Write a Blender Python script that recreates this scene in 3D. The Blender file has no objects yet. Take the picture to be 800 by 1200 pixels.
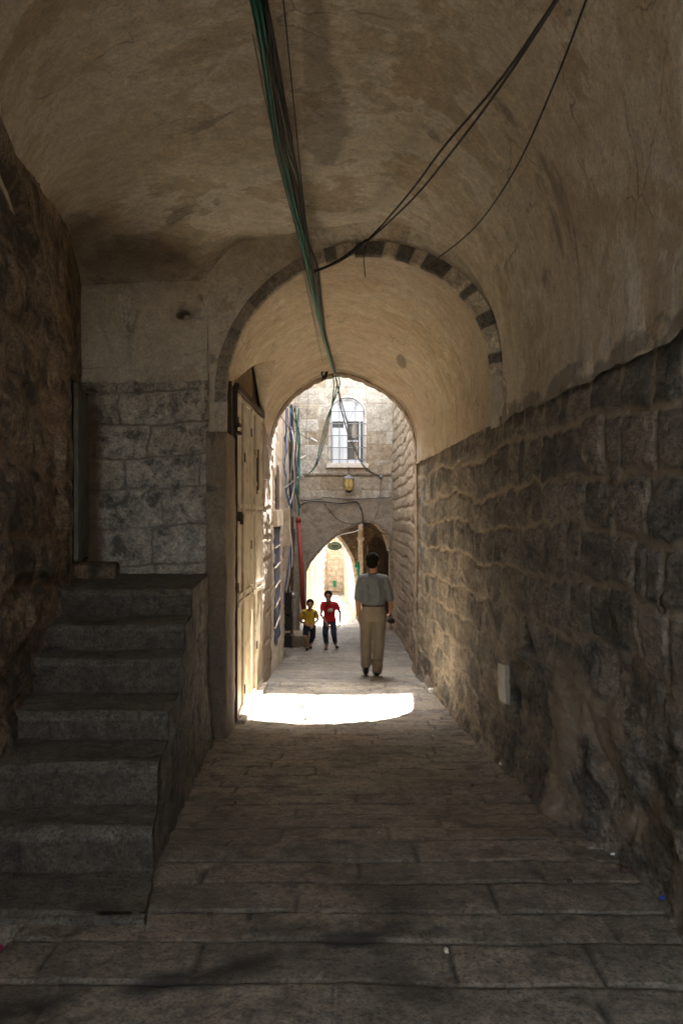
import bpy, bmesh, math, random
import numpy as np
from mathutils import Vector, Matrix
R = math.radians
scene = bpy.context.scene
COL = scene.collection
rng = random.Random(7)

# ------------------------------------------------------------------ helpers
def P(px, py, d):                       # a spot at distance d read off the photo's pixels (camera at the origin, looking along +Y)
    return Vector(((px - 410) * d / 1000.0, d, (603 - py) * d / 1000.0))

def _hash(ix, iy, seed):
    n = (ix.astype(np.int64) * 374761393 + iy.astype(np.int64) * 668265263 + seed * 1442695041) & 0xffffffff
    n = ((n ^ (n >> 13)) * 1274126177) & 0xffffffff
    n = (n ^ (n >> 16)) & 0xffffffff
    return n / 4294967295.0
def vnoise(x, y, seed=0):
    x = np.asarray(x, float); y = np.asarray(y, float)
    ix = np.floor(x); iy = np.floor(y); fx = x - ix; fy = y - iy
    fx = fx * fx * (3 - 2 * fx); fy = fy * fy * (3 - 2 * fy)
    a = _hash(ix, iy, seed); b = _hash(ix + 1, iy, seed); c = _hash(ix, iy + 1, seed); d = _hash(ix + 1, iy + 1, seed)
    return (a * (1 - fx) + b * fx) * (1 - fy) + (c * (1 - fx) + d * fx) * fy
def fbm(x, y, seed=0, oct=4, gain=.5):
    s = 0; amp = 1; tot = 0
    for k in range(oct):
        s = s + amp * (vnoise(x * 2 ** k, y * 2 ** k, seed + k * 17) - .5); tot += amp; amp *= gain
    return s / tot * 2                   # about -1..1
def sstep(a, b, x):
    t = np.clip((x - a) / (b - a), 0, 1); return t * t * (3 - 2 * t)

def masonry(U, V, rowh, bw, seed, jw=.012, bev=.03, warp=.02, vmin=-5, vmax=14):
    r = np.random.RandomState(seed)
    U = U + warp * fbm(U * 4, V * 4, seed + 1, 3) + warp * 1.3 * fbm(U * 1.1, V * 1.1, seed + 2, 2)
    V = V + warp * fbm(U * 4, V * 4, seed + 3, 3) + warp * 2.0 * fbm(U * .9, V * .9, seed + 4, 2)
    edges = [vmin]
    while edges[-1] < vmax: edges.append(edges[-1] + r.uniform(*rowh))
    edges = np.array(edges); idx = np.clip(np.searchsorted(edges, V) - 1, 0, len(edges) - 2)
    sid = np.zeros_like(U); du = np.zeros_like(U); sid2 = np.zeros_like(U)
    umin, umax = U.min() - 1, U.max() + 1
    for k in range(len(edges) - 1):
        m = idx == k
        rs = np.random.RandomState(seed * 131 + k)
        if not m.any(): continue
        e = [umin + rs.uniform(-1, 0)]
        while e[-1] < umax + 1: e.append(e[-1] + rs.uniform(*bw))
        e = np.array(e); j = np.clip(np.searchsorted(e, U[m]) - 1, 0, len(e) - 2)
        rnd = rs.rand(len(e)); rnd2 = rs.rand(len(e))
        sid[m] = rnd[j]; sid2[m] = rnd2[j]
        du[m] = np.minimum(U[m] - e[j], e[j + 1] - U[m])
    dv = np.minimum(V - edges[idx], edges[idx + 1] - V)
    du = np.maximum(du, 0) + 1e-5; dv = np.maximum(dv, 0) + 1e-5
    d = (du ** -3 + dv ** -3) ** (-1 / 3)
    d = d + .006 * fbm(U * 18, V * 18, seed + 9, 3)
    joint = 1 - sstep(jw * .4, jw * 1.3, d)
    H = sstep(jw * .3, jw + bev, d)
    return H, sid, joint, sid2

def link(o): COL.objects.link(o); return o
def tag(o, label=None, cat=None, group=None, kind=None):
    if label: o['label'] = label
    if cat: o['category'] = cat
    if group: o['group'] = group
    if kind: o['kind'] = kind
    return o
def empty(name, loc, label, cat, group=None):
    o = bpy.data.objects.new(name, None); o.location = loc; link(o); o.empty_display_size = .2
    return tag(o, label, cat, group)
def put(name, me, mat, parent=None):
    o = bpy.data.objects.new(name, me); link(o)
    if mat: me.materials.append(mat)
    if parent is not None:
        bpy.context.view_layer.update() if False else None
        o.parent = parent
        o.matrix_parent_inverse = Matrix.Translation(-parent.location) if parent.type == 'EMPTY' else Matrix()
    return o
def mesh_from(name, verts, faces, smooth=False):
    me = bpy.data.meshes.new(name); me.from_pydata([tuple(v) for v in verts], [], faces)
    if smooth:
        me.polygons.foreach_set('use_smooth', [True] * len(me.polygons))
    me.update(); return me

class MB:
    def __init__(s): s.bm = bmesh.new()
    def box(s, c, d, rot=None, bev=0.0):
        M = Matrix.Translation(Vector(c)) @ (rot.to_4x4() if rot is not None else Matrix()) @ Matrix.Diagonal((d[0], d[1], d[2], 1))
        r = bmesh.ops.create_cube(s.bm, size=1, matrix=M)
        if bev > 0:
            es = list({e for v in r['verts'] for e in v.link_edges})
            bmesh.ops.bevel(s.bm, geom=es, offset=bev, segments=2, affect='EDGES', profile=.5)
        return s
    def cyl(s, a, b, r0, r1=None, n=12):
        a = Vector(a); b = Vector(b); r1 = r0 if r1 is None else r1
        q = (b - a).to_track_quat('Z', 'Y').to_matrix().to_4x4()
        bmesh.ops.create_cone(s.bm, cap_ends=True, segments=n, radius1=r0, radius2=r1, depth=(b - a).length,
                              matrix=Matrix.Translation((a + b) / 2) @ q)
        return s
    def ball(s, c, r, rot=None, n=10):
        if not hasattr(r, '__len__'): r = (r, r, r)
        M = Matrix.Translation(Vector(c)) @ (rot.to_4x4() if rot is not None else Matrix()) @ Matrix.Diagonal((r[0], r[1], r[2], 1))
        bmesh.ops.create_uvsphere(s.bm, u_segments=n + 4, v_segments=n, radius=1, matrix=M); return s
    def tube(s, pts, r, n=6):
        pts = [Vector(p) for p in pts]; rings = []
        for i, p in enumerate(pts):
            t = (pts[min(i + 1, len(pts) - 1)] - pts[max(i - 1, 0)])
            if t.length < 1e-7: t = Vector((0, 0, 1))
            q = t.to_track_quat('Z', 'Y')
            rr = r[i] if hasattr(r, '__len__') else r
            rings.append([s.bm.verts.new(p + q @ Vector((rr * math.cos(a), rr * math.sin(a), 0))) for a in [2 * math.pi * k / n for k in range(n)]])
        for A, B in zip(rings, rings[1:]):
            # pick the shift that avoids twist
            sh = min(range(n), key=lambda k: (A[0].co - B[k].co).length)
            for k in range(n):
                s.bm.faces.new((A[k], A[(k + 1) % n], B[(k + 1 + sh) % n], B[(k + sh) % n]))
        s.bm.faces.new(rings[0][::-1]); s.bm.faces.new(rings[-1]); return s
    def loft(s, rings, n=14):               # rings: (centre, rx, ry)
        out = []
        for c, rx, ry in rings:
            c = Vector(c); out.append([s.bm.verts.new(c + Vector((rx * math.cos(a), ry * math.sin(a), 0))) for a in [2 * math.pi * k / n for k in range(n)]])
        for A, B in zip(out, out[1:]):
            for k in range(n): s.bm.faces.new((A[k], A[(k + 1) % n], B[(k + 1) % n], B[k]))
        s.bm.faces.new(out[0][::-1]); s.bm.faces.new(out[-1]); return s
    def prism(s, poly, a, b):               # polygon in XZ, extruded from y=a to y=b
        A = [s.bm.verts.new((x, a, z)) for x, z in poly]; B = [s.bm.verts.new((x, b, z)) for x, z in poly]
        n = len(poly)
        for k in range(n): s.bm.faces.new((A[k], A[(k + 1) % n], B[(k + 1) % n], B[k]))
        s.bm.faces.new(A[::-1]); s.bm.faces.new(B); return s
    def mesh(s, name, smooth=False):
        bmesh.ops.recalc_face_normals(s.bm, faces=s.bm.faces[:])
        me = bpy.data.meshes.new(name); s.bm.to_mesh(me); s.bm.free()
        if smooth: me.polygons.foreach_set('use_smooth', [True] * len(me.polygons))
        return me
    def build(s, name, m, parent=None, smooth=False): return put(name, s.mesh(name, smooth), m, parent)

def spline(pts, sub=8):
    pts = [Vector(p) for p in pts]; out = []
    ext = [pts[0] * 2 - pts[1]] + pts + [pts[-1] * 2 - pts[-2]]
    for i in range(1, len(ext) - 2):
        a, b, c, d = ext[i - 1:i + 3]
        for k in range(sub):
            t = k / sub
            out.append(.5 * ((2 * b) + (c - a) * t + (2 * a - 5 * b + 4 * c - d) * t * t + (3 * b - a - 3 * c + d) * t ** 3))
    out.append(pts[-1]); return out

def sheet(name, X, Y, Z, mat, parent=None, attrs=None, back=None, keep=None, flip=False):
    """a displaced grid; back = (dx,dy,dz) gives it thickness"""
    nu, nv = X.shape
    co = np.stack([X, Y, Z], -1).reshape(-1, 3)
    i = np.arange(nu - 1)[:, None] * nv + np.arange(nv - 1)[None, :]
    q = np.stack([i, i + nv, i + nv + 1, i + 1], -1)
    if flip: q = q[..., ::-1]
    if keep is not None: q = q[keep]
    q = q.reshape(-1, 4)
    nq = len(q); verts = co; loops = q.reshape(-1); starts = np.arange(nq) * 4; tot = np.full(nq, 4)
    nb = 0
    if back is not None:
        b = list(range(0, nu * nv, nv))[:-1] if False else None
        ring = [k * nv for k in range(nu)] + [(nu - 1) * nv + k for k in range(1, nv)] + \
               [k * nv + nv - 1 for k in range(nu - 2, -1, -1)] + [k for k in range(nv - 2, 0, -1)]
        rv = co[ring] + np.array(back)[None, :]
        base = len(co); verts = np.concatenate([co, rv]); n = len(ring)
        rf = np.array([[ring[k], base + k, base + (k + 1) % n, ring[(k + 1) % n]] for k in range(n)])
        bf = np.arange(base, base + n)
        loops = np.concatenate([loops, rf.reshape(-1), bf]); 
        starts = np.concatenate([starts, nq * 4 + np.arange(n) * 4, [nq * 4 + n * 4]])
        tot = np.concatenate([tot, np.full(n, 4), [n]])
        nb = n
    me = bpy.data.meshes.new(name)
    me.vertices.add(len(verts)); me.vertices.foreach_set('co', verts.astype(np.float32).reshape(-1))
    me.loops.add(len(loops)); me.loops.foreach_set('vertex_index', loops.astype(np.int32))
    me.polygons.add(len(starts)); me.polygons.foreach_set('loop_start', starts.astype(np.int32))
    try: me.polygons.foreach_set('loop_total', tot.astype(np.int32))
    except Exception: pass
    sm = np.ones(len(starts), bool); sm[nq:] = False
    me.polygons.foreach_set('use_smooth', sm)
    for k, a in (attrs or {}).items():
        at = me.attributes.new(k, 'FLOAT', 'POINT')
        v = np.concatenate([a.reshape(-1), np.zeros(nb)]).astype(np.float32); at.data.foreach_set('value', v)
    me.update(calc_edges=True); me.validate()
    return put(name, me, mat, parent)

# ------------------------------------------------------------------ materials
class N:
    def __init__(s, name):
        s.m = bpy.data.materials.new(name); s.m.use_nodes = True; s.t = s.m.node_tree; s.b = s.t.nodes['Principled BSDF']
        s.co = s.t.nodes.new('ShaderNodeTexCoord').outputs['Object']
        s.b.inputs['Specular IOR Level'].default_value = .3
    def n(s, k, **kw):
        x = s.t.nodes.new(k)
        for a, v in kw.items(): setattr(x, a, v)
        return x
    def l(s, a, b): s.t.links.new(a, b)
    def map(s, sc):
        x = s.n('ShaderNodeMapping'); x.inputs['Scale'].default_value = sc if hasattr(sc, '__len__') else (sc,) * 3; s.l(s.co, x.inputs[0]); return x.outputs[0]
    def noise(s, sc, det=5, rough=.6, dist=0, vec=None):
        x = s.n('ShaderNodeTexNoise'); x.inputs['Scale'].default_value = sc; x.inputs['Detail'].default_value = det
        x.inputs['Roughness'].default_value = rough; x.inputs['Distortion'].default_value = dist
        s.l(vec if vec is not None else s.co, x.inputs['Vector']); return x.outputs[0]
    def vor(s, sc, vec=None, feat='F1'):
        x = s.n('ShaderNodeTexVoronoi', feature=feat); x.inputs['Scale'].default_value = sc; s.l(vec if vec is not None else s.co, x.inputs['Vector']); return x.outputs['Distance']
    def ramp(s, fac, stops):
        x = s.n('ShaderNodeValToRGB'); e = x.color_ramp.elements
        while len(e) < len(stops): e.new(.5)
        for q, (p, c) in zip(e, stops):
            q.position = p; q.color = (c, c, c, 1) if not hasattr(c, '__len__') else (*c, 1)
        s.l(fac, x.inputs[0]); return x.outputs[0]
    def mix(s, f, a, b, mode='MIX'):
        x = s.n('ShaderNodeMix', data_type='RGBA', blend_type=mode)
        for v, i in ((f, 0), (a, 6), (b, 7)):
            if isinstance(v, (int, float)): x.inputs[i].default_value = v
            elif isinstance(v, (tuple, list)): x.inputs[i].default_value = (*v, 1)
            else: s.l(v, x.inputs[i])
        return x.outputs[2]
    def math(s, op, a, b=0.0):
        x = s.n('ShaderNodeMath', operation=op)
        for v, i in ((a, 0), (b, 1)):
            if isinstance(v, (int, float)): x.inputs[i].default_value = v
            else: s.l(v, x.inputs[i])
        return x.outputs[0]
    def attr(s, k): x = s.n('ShaderNodeAttribute', attribute_name=k); return x.outputs['Fac']
    def bump(s, h, strength=.5, dist=.01, prev=None):
        x = s.n('ShaderNodeBump'); x.inputs['Strength'].default_value = strength; x.inputs['Distance'].default_value = dist
        s.l(h, x.inputs['Height'])
        if prev is not None: s.l(prev, x.inputs['Normal'])
        return x.outputs[0]
    def out(s, col, rough=.9, nrm=None, metal=0):
        if isinstance(col, tuple): s.b.inputs['Base Color'].default_value = (*col, 1)
        else: s.l(col, s.b.inputs['Base Color'])
        if isinstance(rough, (int, float)): s.b.inputs['Roughness'].default_value = rough
        else: s.l(rough, s.b.inputs['Roughness'])
        s.b.inputs['Metallic'].default_value = metal
        if nrm is not None: s.l(nrm, s.b.inputs['Normal'])
        return s.m

def stone_mat(name, cols, joint, vs=1.0, dark=(.03, .028, .024), pale=(.5, .42, .3), darkamt=.6, paleamt=.4, rough=.9, bump=.6, stain_shade=(.2, .13, .07), fine=45, bd=.008, dth=(.5, .66)):
    s = N(name)
    if vs != 1.0: s.co = s.map(vs)
    c = s.ramp(s.attr('sid'), [(k / (len(cols) - 1), q) for k, q in enumerate(cols)])
    big = s.noise(1.3, 4, .6); mid = s.noise(7, 7, .7, .15); fin = s.noise(fine, 6, .7)
    c = s.mix(.75, c, s.ramp(mid, [(.25, .45), (.5, .95), (.75, 1.5)]), 'MULTIPLY')
    c = s.mix(.6, c, s.ramp(fin, [(.3, .5), (.7, 1.45)]), 'MULTIPLY')
    c = s.mix(.8, c, s.ramp(s.noise(fine * 1.9, 3, .6), [(.36, .35), (.46, 1.0), (.6, 1.05), (.72, 1.6)]), 'MULTIPLY')
    c = s.mix(.7, c, s.ramp(s.noise(fine * .45, 6, .75), [(.38, .5), (.5, 1.05), (.66, 1.35)]), 'MULTIPLY')
    c = s.mix(s.math('MULTIPLY', s.ramp(s.noise(3.6, 8, .72, .25), [(dth[0], 0), (dth[1], 1)]), darkamt), c, dark)
    c = s.mix(s.math('MULTIPLY', s.ramp(s.noise(5.2, 8, .74, .25), [(.56, 0), (.66, 1)]), paleamt), c, pale)
    jc = s.mix(.7, joint, s.ramp(mid, [(.3, .55), (.7, 1.35)]), 'MULTIPLY')
    c = s.mix(s.math('MULTIPLY', s.attr('joint'), s.ramp(s.noise(2.1, 4), [(.3, .55), (.6, 1)])), c, jc)
    c = s.mix(s.attr('stain_shade'), c, stain_shade)
    pits = s.ramp(s.vor(fine * .5, feat='SMOOTH_F1'), [(.0, 0), (.35, 1)])
    h = s.math('ADD', s.math('MULTIPLY', fin, .8), s.math('MULTIPLY', pits, .35))
    nn = s.bump(s.noise(9, 8, .7), bump * .8, bd * 2.2)
    nn = s.bump(h, bump, bd, nn)
    return s.out(c, rough, nn)

def plaster_mat(name, base, warm, grey, pale, streak=(1, 1, 1), amt=(.8, .5, .5), bump=.35):
    s = N(name); v = s.map(streak)
    n1 = s.noise(1.7, 10, .62, .15, v); n2 = s.noise(2.6, 8, .68, .3, v); n3 = s.noise(5.5, 8, .72, .1, v); fin = s.noise(38, 6, .65)
    gate = s.ramp(s.noise(.55, 3, .5), [(.42, 0), (.58, 1)]); flake = s.math('MULTIPLY', s.ramp(n1, [(.48, 0), (.54, 1)]), gate)
    c = s.mix(s.math('MULTIPLY', s.ramp(s.noise(.7, 5, .6, .2, v), [(.42, 0), (.6, 1)]), .45), base, warm)
    c = s.mix(s.math('MULTIPLY', flake, amt[0]), c, warm)
    c = s.mix(s.math('MULTIPLY', s.math('MULTIPLY', s.ramp(n1, [(.44, 0), (.482, 1), (.492, 1), (.51, 0)]), gate), amt[2] * .8), c, pale)
    c = s.mix(s.math('MULTIPLY', s.ramp(n2, [(.56, 0), (.61, 1)]), amt[2] * .7), c, pale)
    c = s.mix(s.math('MULTIPLY', s.ramp(s.noise(1.9, 8, .75, .7), [(.60, 0), (.66, 1)]), amt[1]), c, grey)
    c = s.mix(.42, c, s.ramp(n3, [(.3, .62), (.7, 1.3)]), 'MULTIPLY')
    c = s.mix(.3, c, s.ramp(s.noise(13, 7, .75, .4), [(.35, .55), (.65, 1.3)]), 'MULTIPLY')
    c = s.mix(.45, c, s.ramp(fin, [(.3, .6), (.7, 1.3)]), 'MULTIPLY')
    c = s.mix(.6, c, s.ramp(s.noise(85, 3, .6), [(.34, .45), (.44, 1.0), (.64, 1.02), (.74, 1.4)]), 'MULTIPLY')
    wv = s.n('ShaderNodeMix', data_type='RGBA', blend_type='ADD'); wv.inputs[0].default_value = .35; s.l(s.co, wv.inputs[6]); nz_ = s.n('ShaderNodeTexNoise'); nz_.inputs['Scale'].default_value = 2.3; nz_.inputs['Detail'].default_value = 6; s.l(s.co, nz_.inputs['Vector']); s.l(nz_.outputs[1], wv.inputs[7])
    crk = s.ramp(s.vor(1.25, wv.outputs[2], 'DISTANCE_TO_EDGE'), [(0, 1), (.010, 0)])
    c = s.mix(s.math('MULTIPLY', s.math('MULTIPLY', crk, s.ramp(s.noise(1.4, 4, .6), [(.5, 0), (.6, 1)])), .55), c, (.1, .08, .055))
    c = s.mix(s.math('MULTIPLY', s.attr('stain_shade'), .9), c, (.085, .055, .03))
    c = s.mix(s.math('MULTIPLY', s.attr('soot_shade'), .9), c, (.05, .045, .038))
    nn = s.bump(n3, bump * .5, .012); nn = s.bump(flake, bump, .006, nn); nn = s.bump(fin, bump, .004, nn)
    return s.out(c, .92, nn)

def plain(name, col, rough=.6, metal=0, var=.35, sc=20, dirt=None, dth=(.52, .62), bump=.1, bd=.004):
    s = N(name); n = s.noise(sc, 5, .6)
    c = s.mix(var, col, s.ramp(n, [(.3, .4), (.7, 1.5)]), 'MULTIPLY')
    if dirt: c = s.mix(s.ramp(s.noise(sc * .35, 7, .7, .6), [(dth[0], 0), (dth[1], 1)]), c, dirt)
    return s.out(c, rough, s.bump(n, bump, bd), metal)

M = {}
M['rubble'] = stone_mat('rubble_wall', [(.19, .17, .14), (.27, .235, .18), (.13, .12, .105), (.36, .31, .245), (.22, .195, .155), (.3, .26, .2)], (.38, .31, .22), vs=(1, .5, 1), darkamt=.7, pale=(.42, .35, .26), paleamt=.45, bd=.014, bump=.9, dth=(.46, .6), stain_shade=(.02, .018, .015))
M['left_rubble'] = stone_mat('earthy_wall', [(.36, .26, .17), (.28, .21, .145), (.42, .32, .22), (.24, .18, .13)], (.34, .23, .14), vs=(1, .5, 1), darkamt=.8, pale=(.45, .36, .27), paleamt=.4, bd=.016, bump=1.0, dth=(.45, .6))
M['white_block'] = stone_mat('whitewashed_blocks', [(.56, .5, .4), (.48, .42, .33), (.6, .54, .45), (.44, .38, .3)], (.24, .205, .16), dark=(.08, .072, .06), darkamt=.8, pale=(.68, .63, .54), paleamt=.5, bd=.014, bump=.9, stain_shade=(.13, .075, .035), dth=(.5, .6))
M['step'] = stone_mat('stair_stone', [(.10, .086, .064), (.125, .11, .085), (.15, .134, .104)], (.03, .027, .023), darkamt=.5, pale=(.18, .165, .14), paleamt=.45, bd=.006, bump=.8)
M['flank'] = stone_mat('flank_stone', [(.16, .135, .1), (.2, .17, .125), (.12, .1, .078)], (.1, .085, .065), vs=(1, .6, 1), darkamt=.7, pale=(.3, .26, .2), paleamt=.5, bd=.01, bump=.9)
M['paver'] = stone_mat('paving', [(.33, .28, .215), (.27, .235, .185), (.38, .315, .24), (.3, .26, .2), (.24, .21, .17), (.34, .295, .23)], (.07, .062, .05), darkamt=.6, pale=(.5, .43, .33), paleamt=.35, rough=.72, bd=.004, bump=.6, stain_shade=(.035, .032, .028), dth=(.5, .64))
M['facade'] = stone_mat('limestone_ashlar', [(.36, .285, .195), (.42, .36, .27), (.29, .21, .13), (.45, .4, .32), (.37, .3, .215)], (.28, .22, .15), dark=(.2, .15, .1), darkamt=.5, pale=(.56, .51, .44), paleamt=.5, bd=.006, bump=.4, stain_shade=(.17, .125, .08))
M['boss'] = stone_mat('rustic_limestone', [(.34, .26, .17), (.4, .32, .22), (.3, .22, .14)], (.22, .16, .1), dark=(.12, .09, .06), darkamt=.5, pale=(.46, .38, .28), paleamt=.4, bd=.02, bump=.9, stain_shade=(.14, .1, .065))
M['outer_plaster'] = plaster_mat('sunbleached_plaster', (.46, .39, .3), (.4, .29, .18), (.2, .16, .12), (.56, .51, .44), (1, 1, .4))
M['pilaster'] = plaster_mat('worn_render', (.29, .225, .155), (.22, .15, .09), (.11, .09, .065), (.4, .33, .25), (1, 1, .45), (.8, .8, .6), .6)
M['vault'] = plaster_mat('old_plaster', (.65, .585, .46), (.44, .33, .205), (.28, .245, .195), (.78, .73, .63), (1, 1.3, 1), (.5, .8, .6), .35)
M['vault_inner'] = plaster_mat('cream_plaster', (.56, .47, .34), (.48, .36, .22), (.28, .22, .15), (.66, .6, .49), (1, 1.4, 1), (.4, .6, .5), .2)
M['alcove_plaster'] = plaster_mat('alcove_plaster', (.42, .37, .3), (.34, .27, .2), (.27, .23, .18), (.5, .46, .39), (1, 1, .7), (.5, .4, .4), .3)
M['ring'] = stone_mat('arch_ring', [(.11, .1, .085), (.56, .48, .36)], (.46, .39, .29), darkamt=.3, paleamt=.15, bd=.006)
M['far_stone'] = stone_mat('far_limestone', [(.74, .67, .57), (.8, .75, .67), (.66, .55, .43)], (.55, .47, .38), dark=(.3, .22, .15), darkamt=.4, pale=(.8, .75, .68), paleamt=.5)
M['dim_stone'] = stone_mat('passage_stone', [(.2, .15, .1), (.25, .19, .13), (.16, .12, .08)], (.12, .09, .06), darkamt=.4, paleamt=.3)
M['trim'] = plain('pale_trim_stone', (.62, .54, .43), .85, var=.3, sc=6, dirt=(.4, .3, .2))
M['white_paint'] = plain('white_paint', (.8, .8, .78), .5, var=.12, sc=15)
M['window_panel'] = plain('bright_pane_white', (.72, .72, .7), .9, var=.1, sc=15)  # white colour stands in for the bright light behind the panes
M['glass_dark'] = plain('window_shade', (.06, .06, .055), .25, var=.3)
M['beige_metal'] = plain('cream_painted_metal', (.46, .39, .27), .5, var=.45, sc=7, dirt=(.22, .12, .055), dth=(.56, .66), bump=.3)
M['rust'] = plain('rusty_iron', (.07, .045, .03), .8, var=.5, sc=25)
M['black_iron'] = plain('black_iron', (.012, .011, .01), .6, var=.3)
M['blue_paint'] = plain('blue_paint', (.035, .06, .16), .5, var=.4, sc=9, dirt=(.12, .11, .1))
M['red_paint'] = plain('red_paint', (.2, .03, .02), .55, var=.3, sc=9)
M['green_cable'] = plain('green_cable_sheath', (.012, .13, .085), .45, var=.15)
M['black_cable'] = plain('black_cable_sheath', (.018, .017, .015), .5, var=.15)
M['grey_cable'] = plain('grey_cable_sheath', (.2, .19, .17), .6, var=.15)
M['white_cable'] = plain('white_conduit', (.6, .56, .5), .6, var=.2)
M['blue_cable'] = plain('blue_cable_sheath', (.08, .1, .25), .6, var=.15)
M['teal_cable'] = plain('teal_cable_sheath', (.03, .16, .14), .6, var=.15)
M['green_metal'] = plain('olive_green_metal', (.16, .155, .12), .6, var=.4, sc=9, dirt=(.13, .08, .045))
M['amber'] = plain('amber_glass', (.42, .3, .1), .3, var=.3, sc=20)
M['grey_metal'] = plain('galvanised_metal', (.2, .2, .2), .45, .5, var=.3)
M['green_sign'] = plain('green_sign_paint', (.03, .3, .16), .5, var=.1)
M['plaque'] = plain('pale_marble', (.27, .245, .2), .6, var=.35, sc=14, dirt=(.2, .17, .13))
M['hair'] = plain('black_hair', (.007, .006, .005), .95, var=.3, sc=60); M['hair'].node_tree.nodes['Principled BSDF'].inputs['Specular IOR Level'].default_value = .05
M['skin'] = plain('tan_skin', (.3, .15, .085), .55, var=.12, sc=25)
M['skin_child'] = plain('light_brown_skin', (.28, .145, .085), .55, var=.12, sc=25)
M['polo'] = plain('grey_polo_cotton', (.12, .13, .13), .9, var=.2, sc=7, bump=.8, bd=.04)
M['khaki'] = plain('khaki_cotton', (.19, .155, .11), .9, var=.22, sc=6, bump=.8, bd=.04)
M['leather'] = plain('dark_leather', (.03, .014, .01), .5)
M['shoe'] = plain('black_shoe', (.012, .011, .011), .4)
M['red_cotton'] = plain('red_cotton', (.38, .015, .02), .85, var=.25, sc=8, bump=.7, bd=.03)
M['yellow_cotton'] = plain('yellow_cotton', (.46, .28, .03), .85, var=.25, sc=8, bump=.7, bd=.03)
M['denim'] = plain('dark_denim', (.02, .03, .055), .9, var=.4, sc=16)
M['navy'] = plain('dark_navy_cloth', (.012, .014, .022), .9, var=.3)
M['print'] = plain('pale_print', (.5, .42, .4), .8, var=.5, sc=40)
M['dark_green'] = plain('dark_green_cotton', (.05, .09, .05), .9)
M['paper'] = plain('white_litter', (.75, .75, .73), .7, var=.2, sc=30)
M['pink'] = plain('pink_litter', (.5, .03, .12), .5, var=.2)
M['blue_litter'] = plain('blue_litter', (.03, .1, .45), .5)
M['ground'] = plain('bare_earth', (.2, .16, .11), .95, sc=2)

# ------------------------------------------------------------------ setting out
YE = 12.3                                  # far end of the covered passage
YB = -1.4                                  # where the vault opens behind the camera
_gy = [-14, 0, 3.4, 4.3, 6.2, 7.4, 8.6, 10.6, 12.4, 15, 18.9, 23.5, 28, 42]
_gh = [1.45, 1.5, 1.6, 1.66, 1.93, 2.03, 2.13, 2.23, 2.356, 2.66, 3.0, 3.2, 3.3, 3.5]
def gz(y): return -np.interp(y, _gy, _gh)
def xR(y): return np.interp(y, [-14, 0, 12.3, 13, 15, 18.9, 24], [1.6, 1.459, .99, 1.0, 1.14, 1.27, 1.18])
def xL(y): return -.88 - .2 * np.asarray(y)         # near left wall (y up to 7.8)
def xLo(y): return np.interp(y, [11, 12.3, 13, 15.3, 20, 24], [-1.15, -1.16, -1.185, -1.25, -1.42, -1.55])
def steps_y(a, b, k):
    out = [a]
    while out[-1] < b: out.append(out[-1] + max(.01, k * out[-1]))
    out[-1] = b; return np.array(out)

# --- lane paving
ys = np.concatenate([np.arange(-14, 2.4, .12), steps_y(2.4, 24, .0036), np.arange(24.2, 42, .15)])
xs = np.arange(-3.4, 2.6, .02)
X, Y = np.meshgrid(xs, ys, indexing='ij')
H, sid, jt, s2 = masonry(X + .04 * Y, Y + .02 * X, (.23, .34), (.42, .95), 21, jw=.007, bev=.014, warp=.014, vmin=-15, vmax=43)
# every row sits a little lower than the one before: shallow worn steps
rowt = np.interp(Y, [0, 2, 24, 42], [0, 1, 1, 1])
Z = gz(Y) + .009 * H + .010 * (s2 - .5) * H + .02 * fbm(X * .8, Y * .8, 5, 3) + .004 * fbm(X * 9, Y * 9, 8, 3)
lip = .035 * (sstep(6.05, 6.0, Y + .01 * fbm(X * 3, Y * 0, 3, 2)) if False else (Y < 6.08 + .02 * fbm(X * 3, Y * 0, 3, 2))) * sstep(5.2, 6.0, Y)
lip2 = .03 * (Y < 11.45 + .03 * X) * sstep(11.0, 11.4, Y)
Z = Z + lip + lip2
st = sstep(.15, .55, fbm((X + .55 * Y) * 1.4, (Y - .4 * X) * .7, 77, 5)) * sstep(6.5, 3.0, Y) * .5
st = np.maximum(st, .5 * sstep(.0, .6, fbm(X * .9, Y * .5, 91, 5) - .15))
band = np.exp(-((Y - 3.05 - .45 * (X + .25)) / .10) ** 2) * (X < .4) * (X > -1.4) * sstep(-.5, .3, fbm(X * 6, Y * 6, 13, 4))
shade_tone = (.14 + .35 * fbm(X * 1.3, Y * 1.3, 93, 5)) * sstep(7.5, 4.5, Y + .8 * fbm(X, Y, 94, 3)); st = np.clip(np.maximum(st + shade_tone * .8, band * .9), 0, .93); st = np.maximum(st, (.5 + .3 * fbm(X * 1.5, Y * 1.2, 95, 5)) * sstep(11.0, 11.8, Y) * sstep(25, 24, Y))  # shaded paving darkened near and far; sun patch left pale for its bounce
# the broken gap beside the foot of the stairs
hole = ((X > -1.48) & (X < -1.27) & (Y > 3.07) & (Y < 3.29))
Z = np.where(hole, Z - .10, Z)
o = sheet('lane_paving', X, Y, Z, M['paver'], attrs=dict(sid=sid, joint=jt, stain_shade=st))
tag(o, 'worn limestone paving slabs of the sloping stepped lane', kind='structure')
me = mesh_from('ground', [(-120, -120, -4.2), (120, -120, -4.2), (120, 160, -4.2), (-120, 160, -4.2)], [(0, 1, 2, 3)])
tag(put('ground', me, M['ground']), 'bare earth far around the lane', kind='structure')

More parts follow.
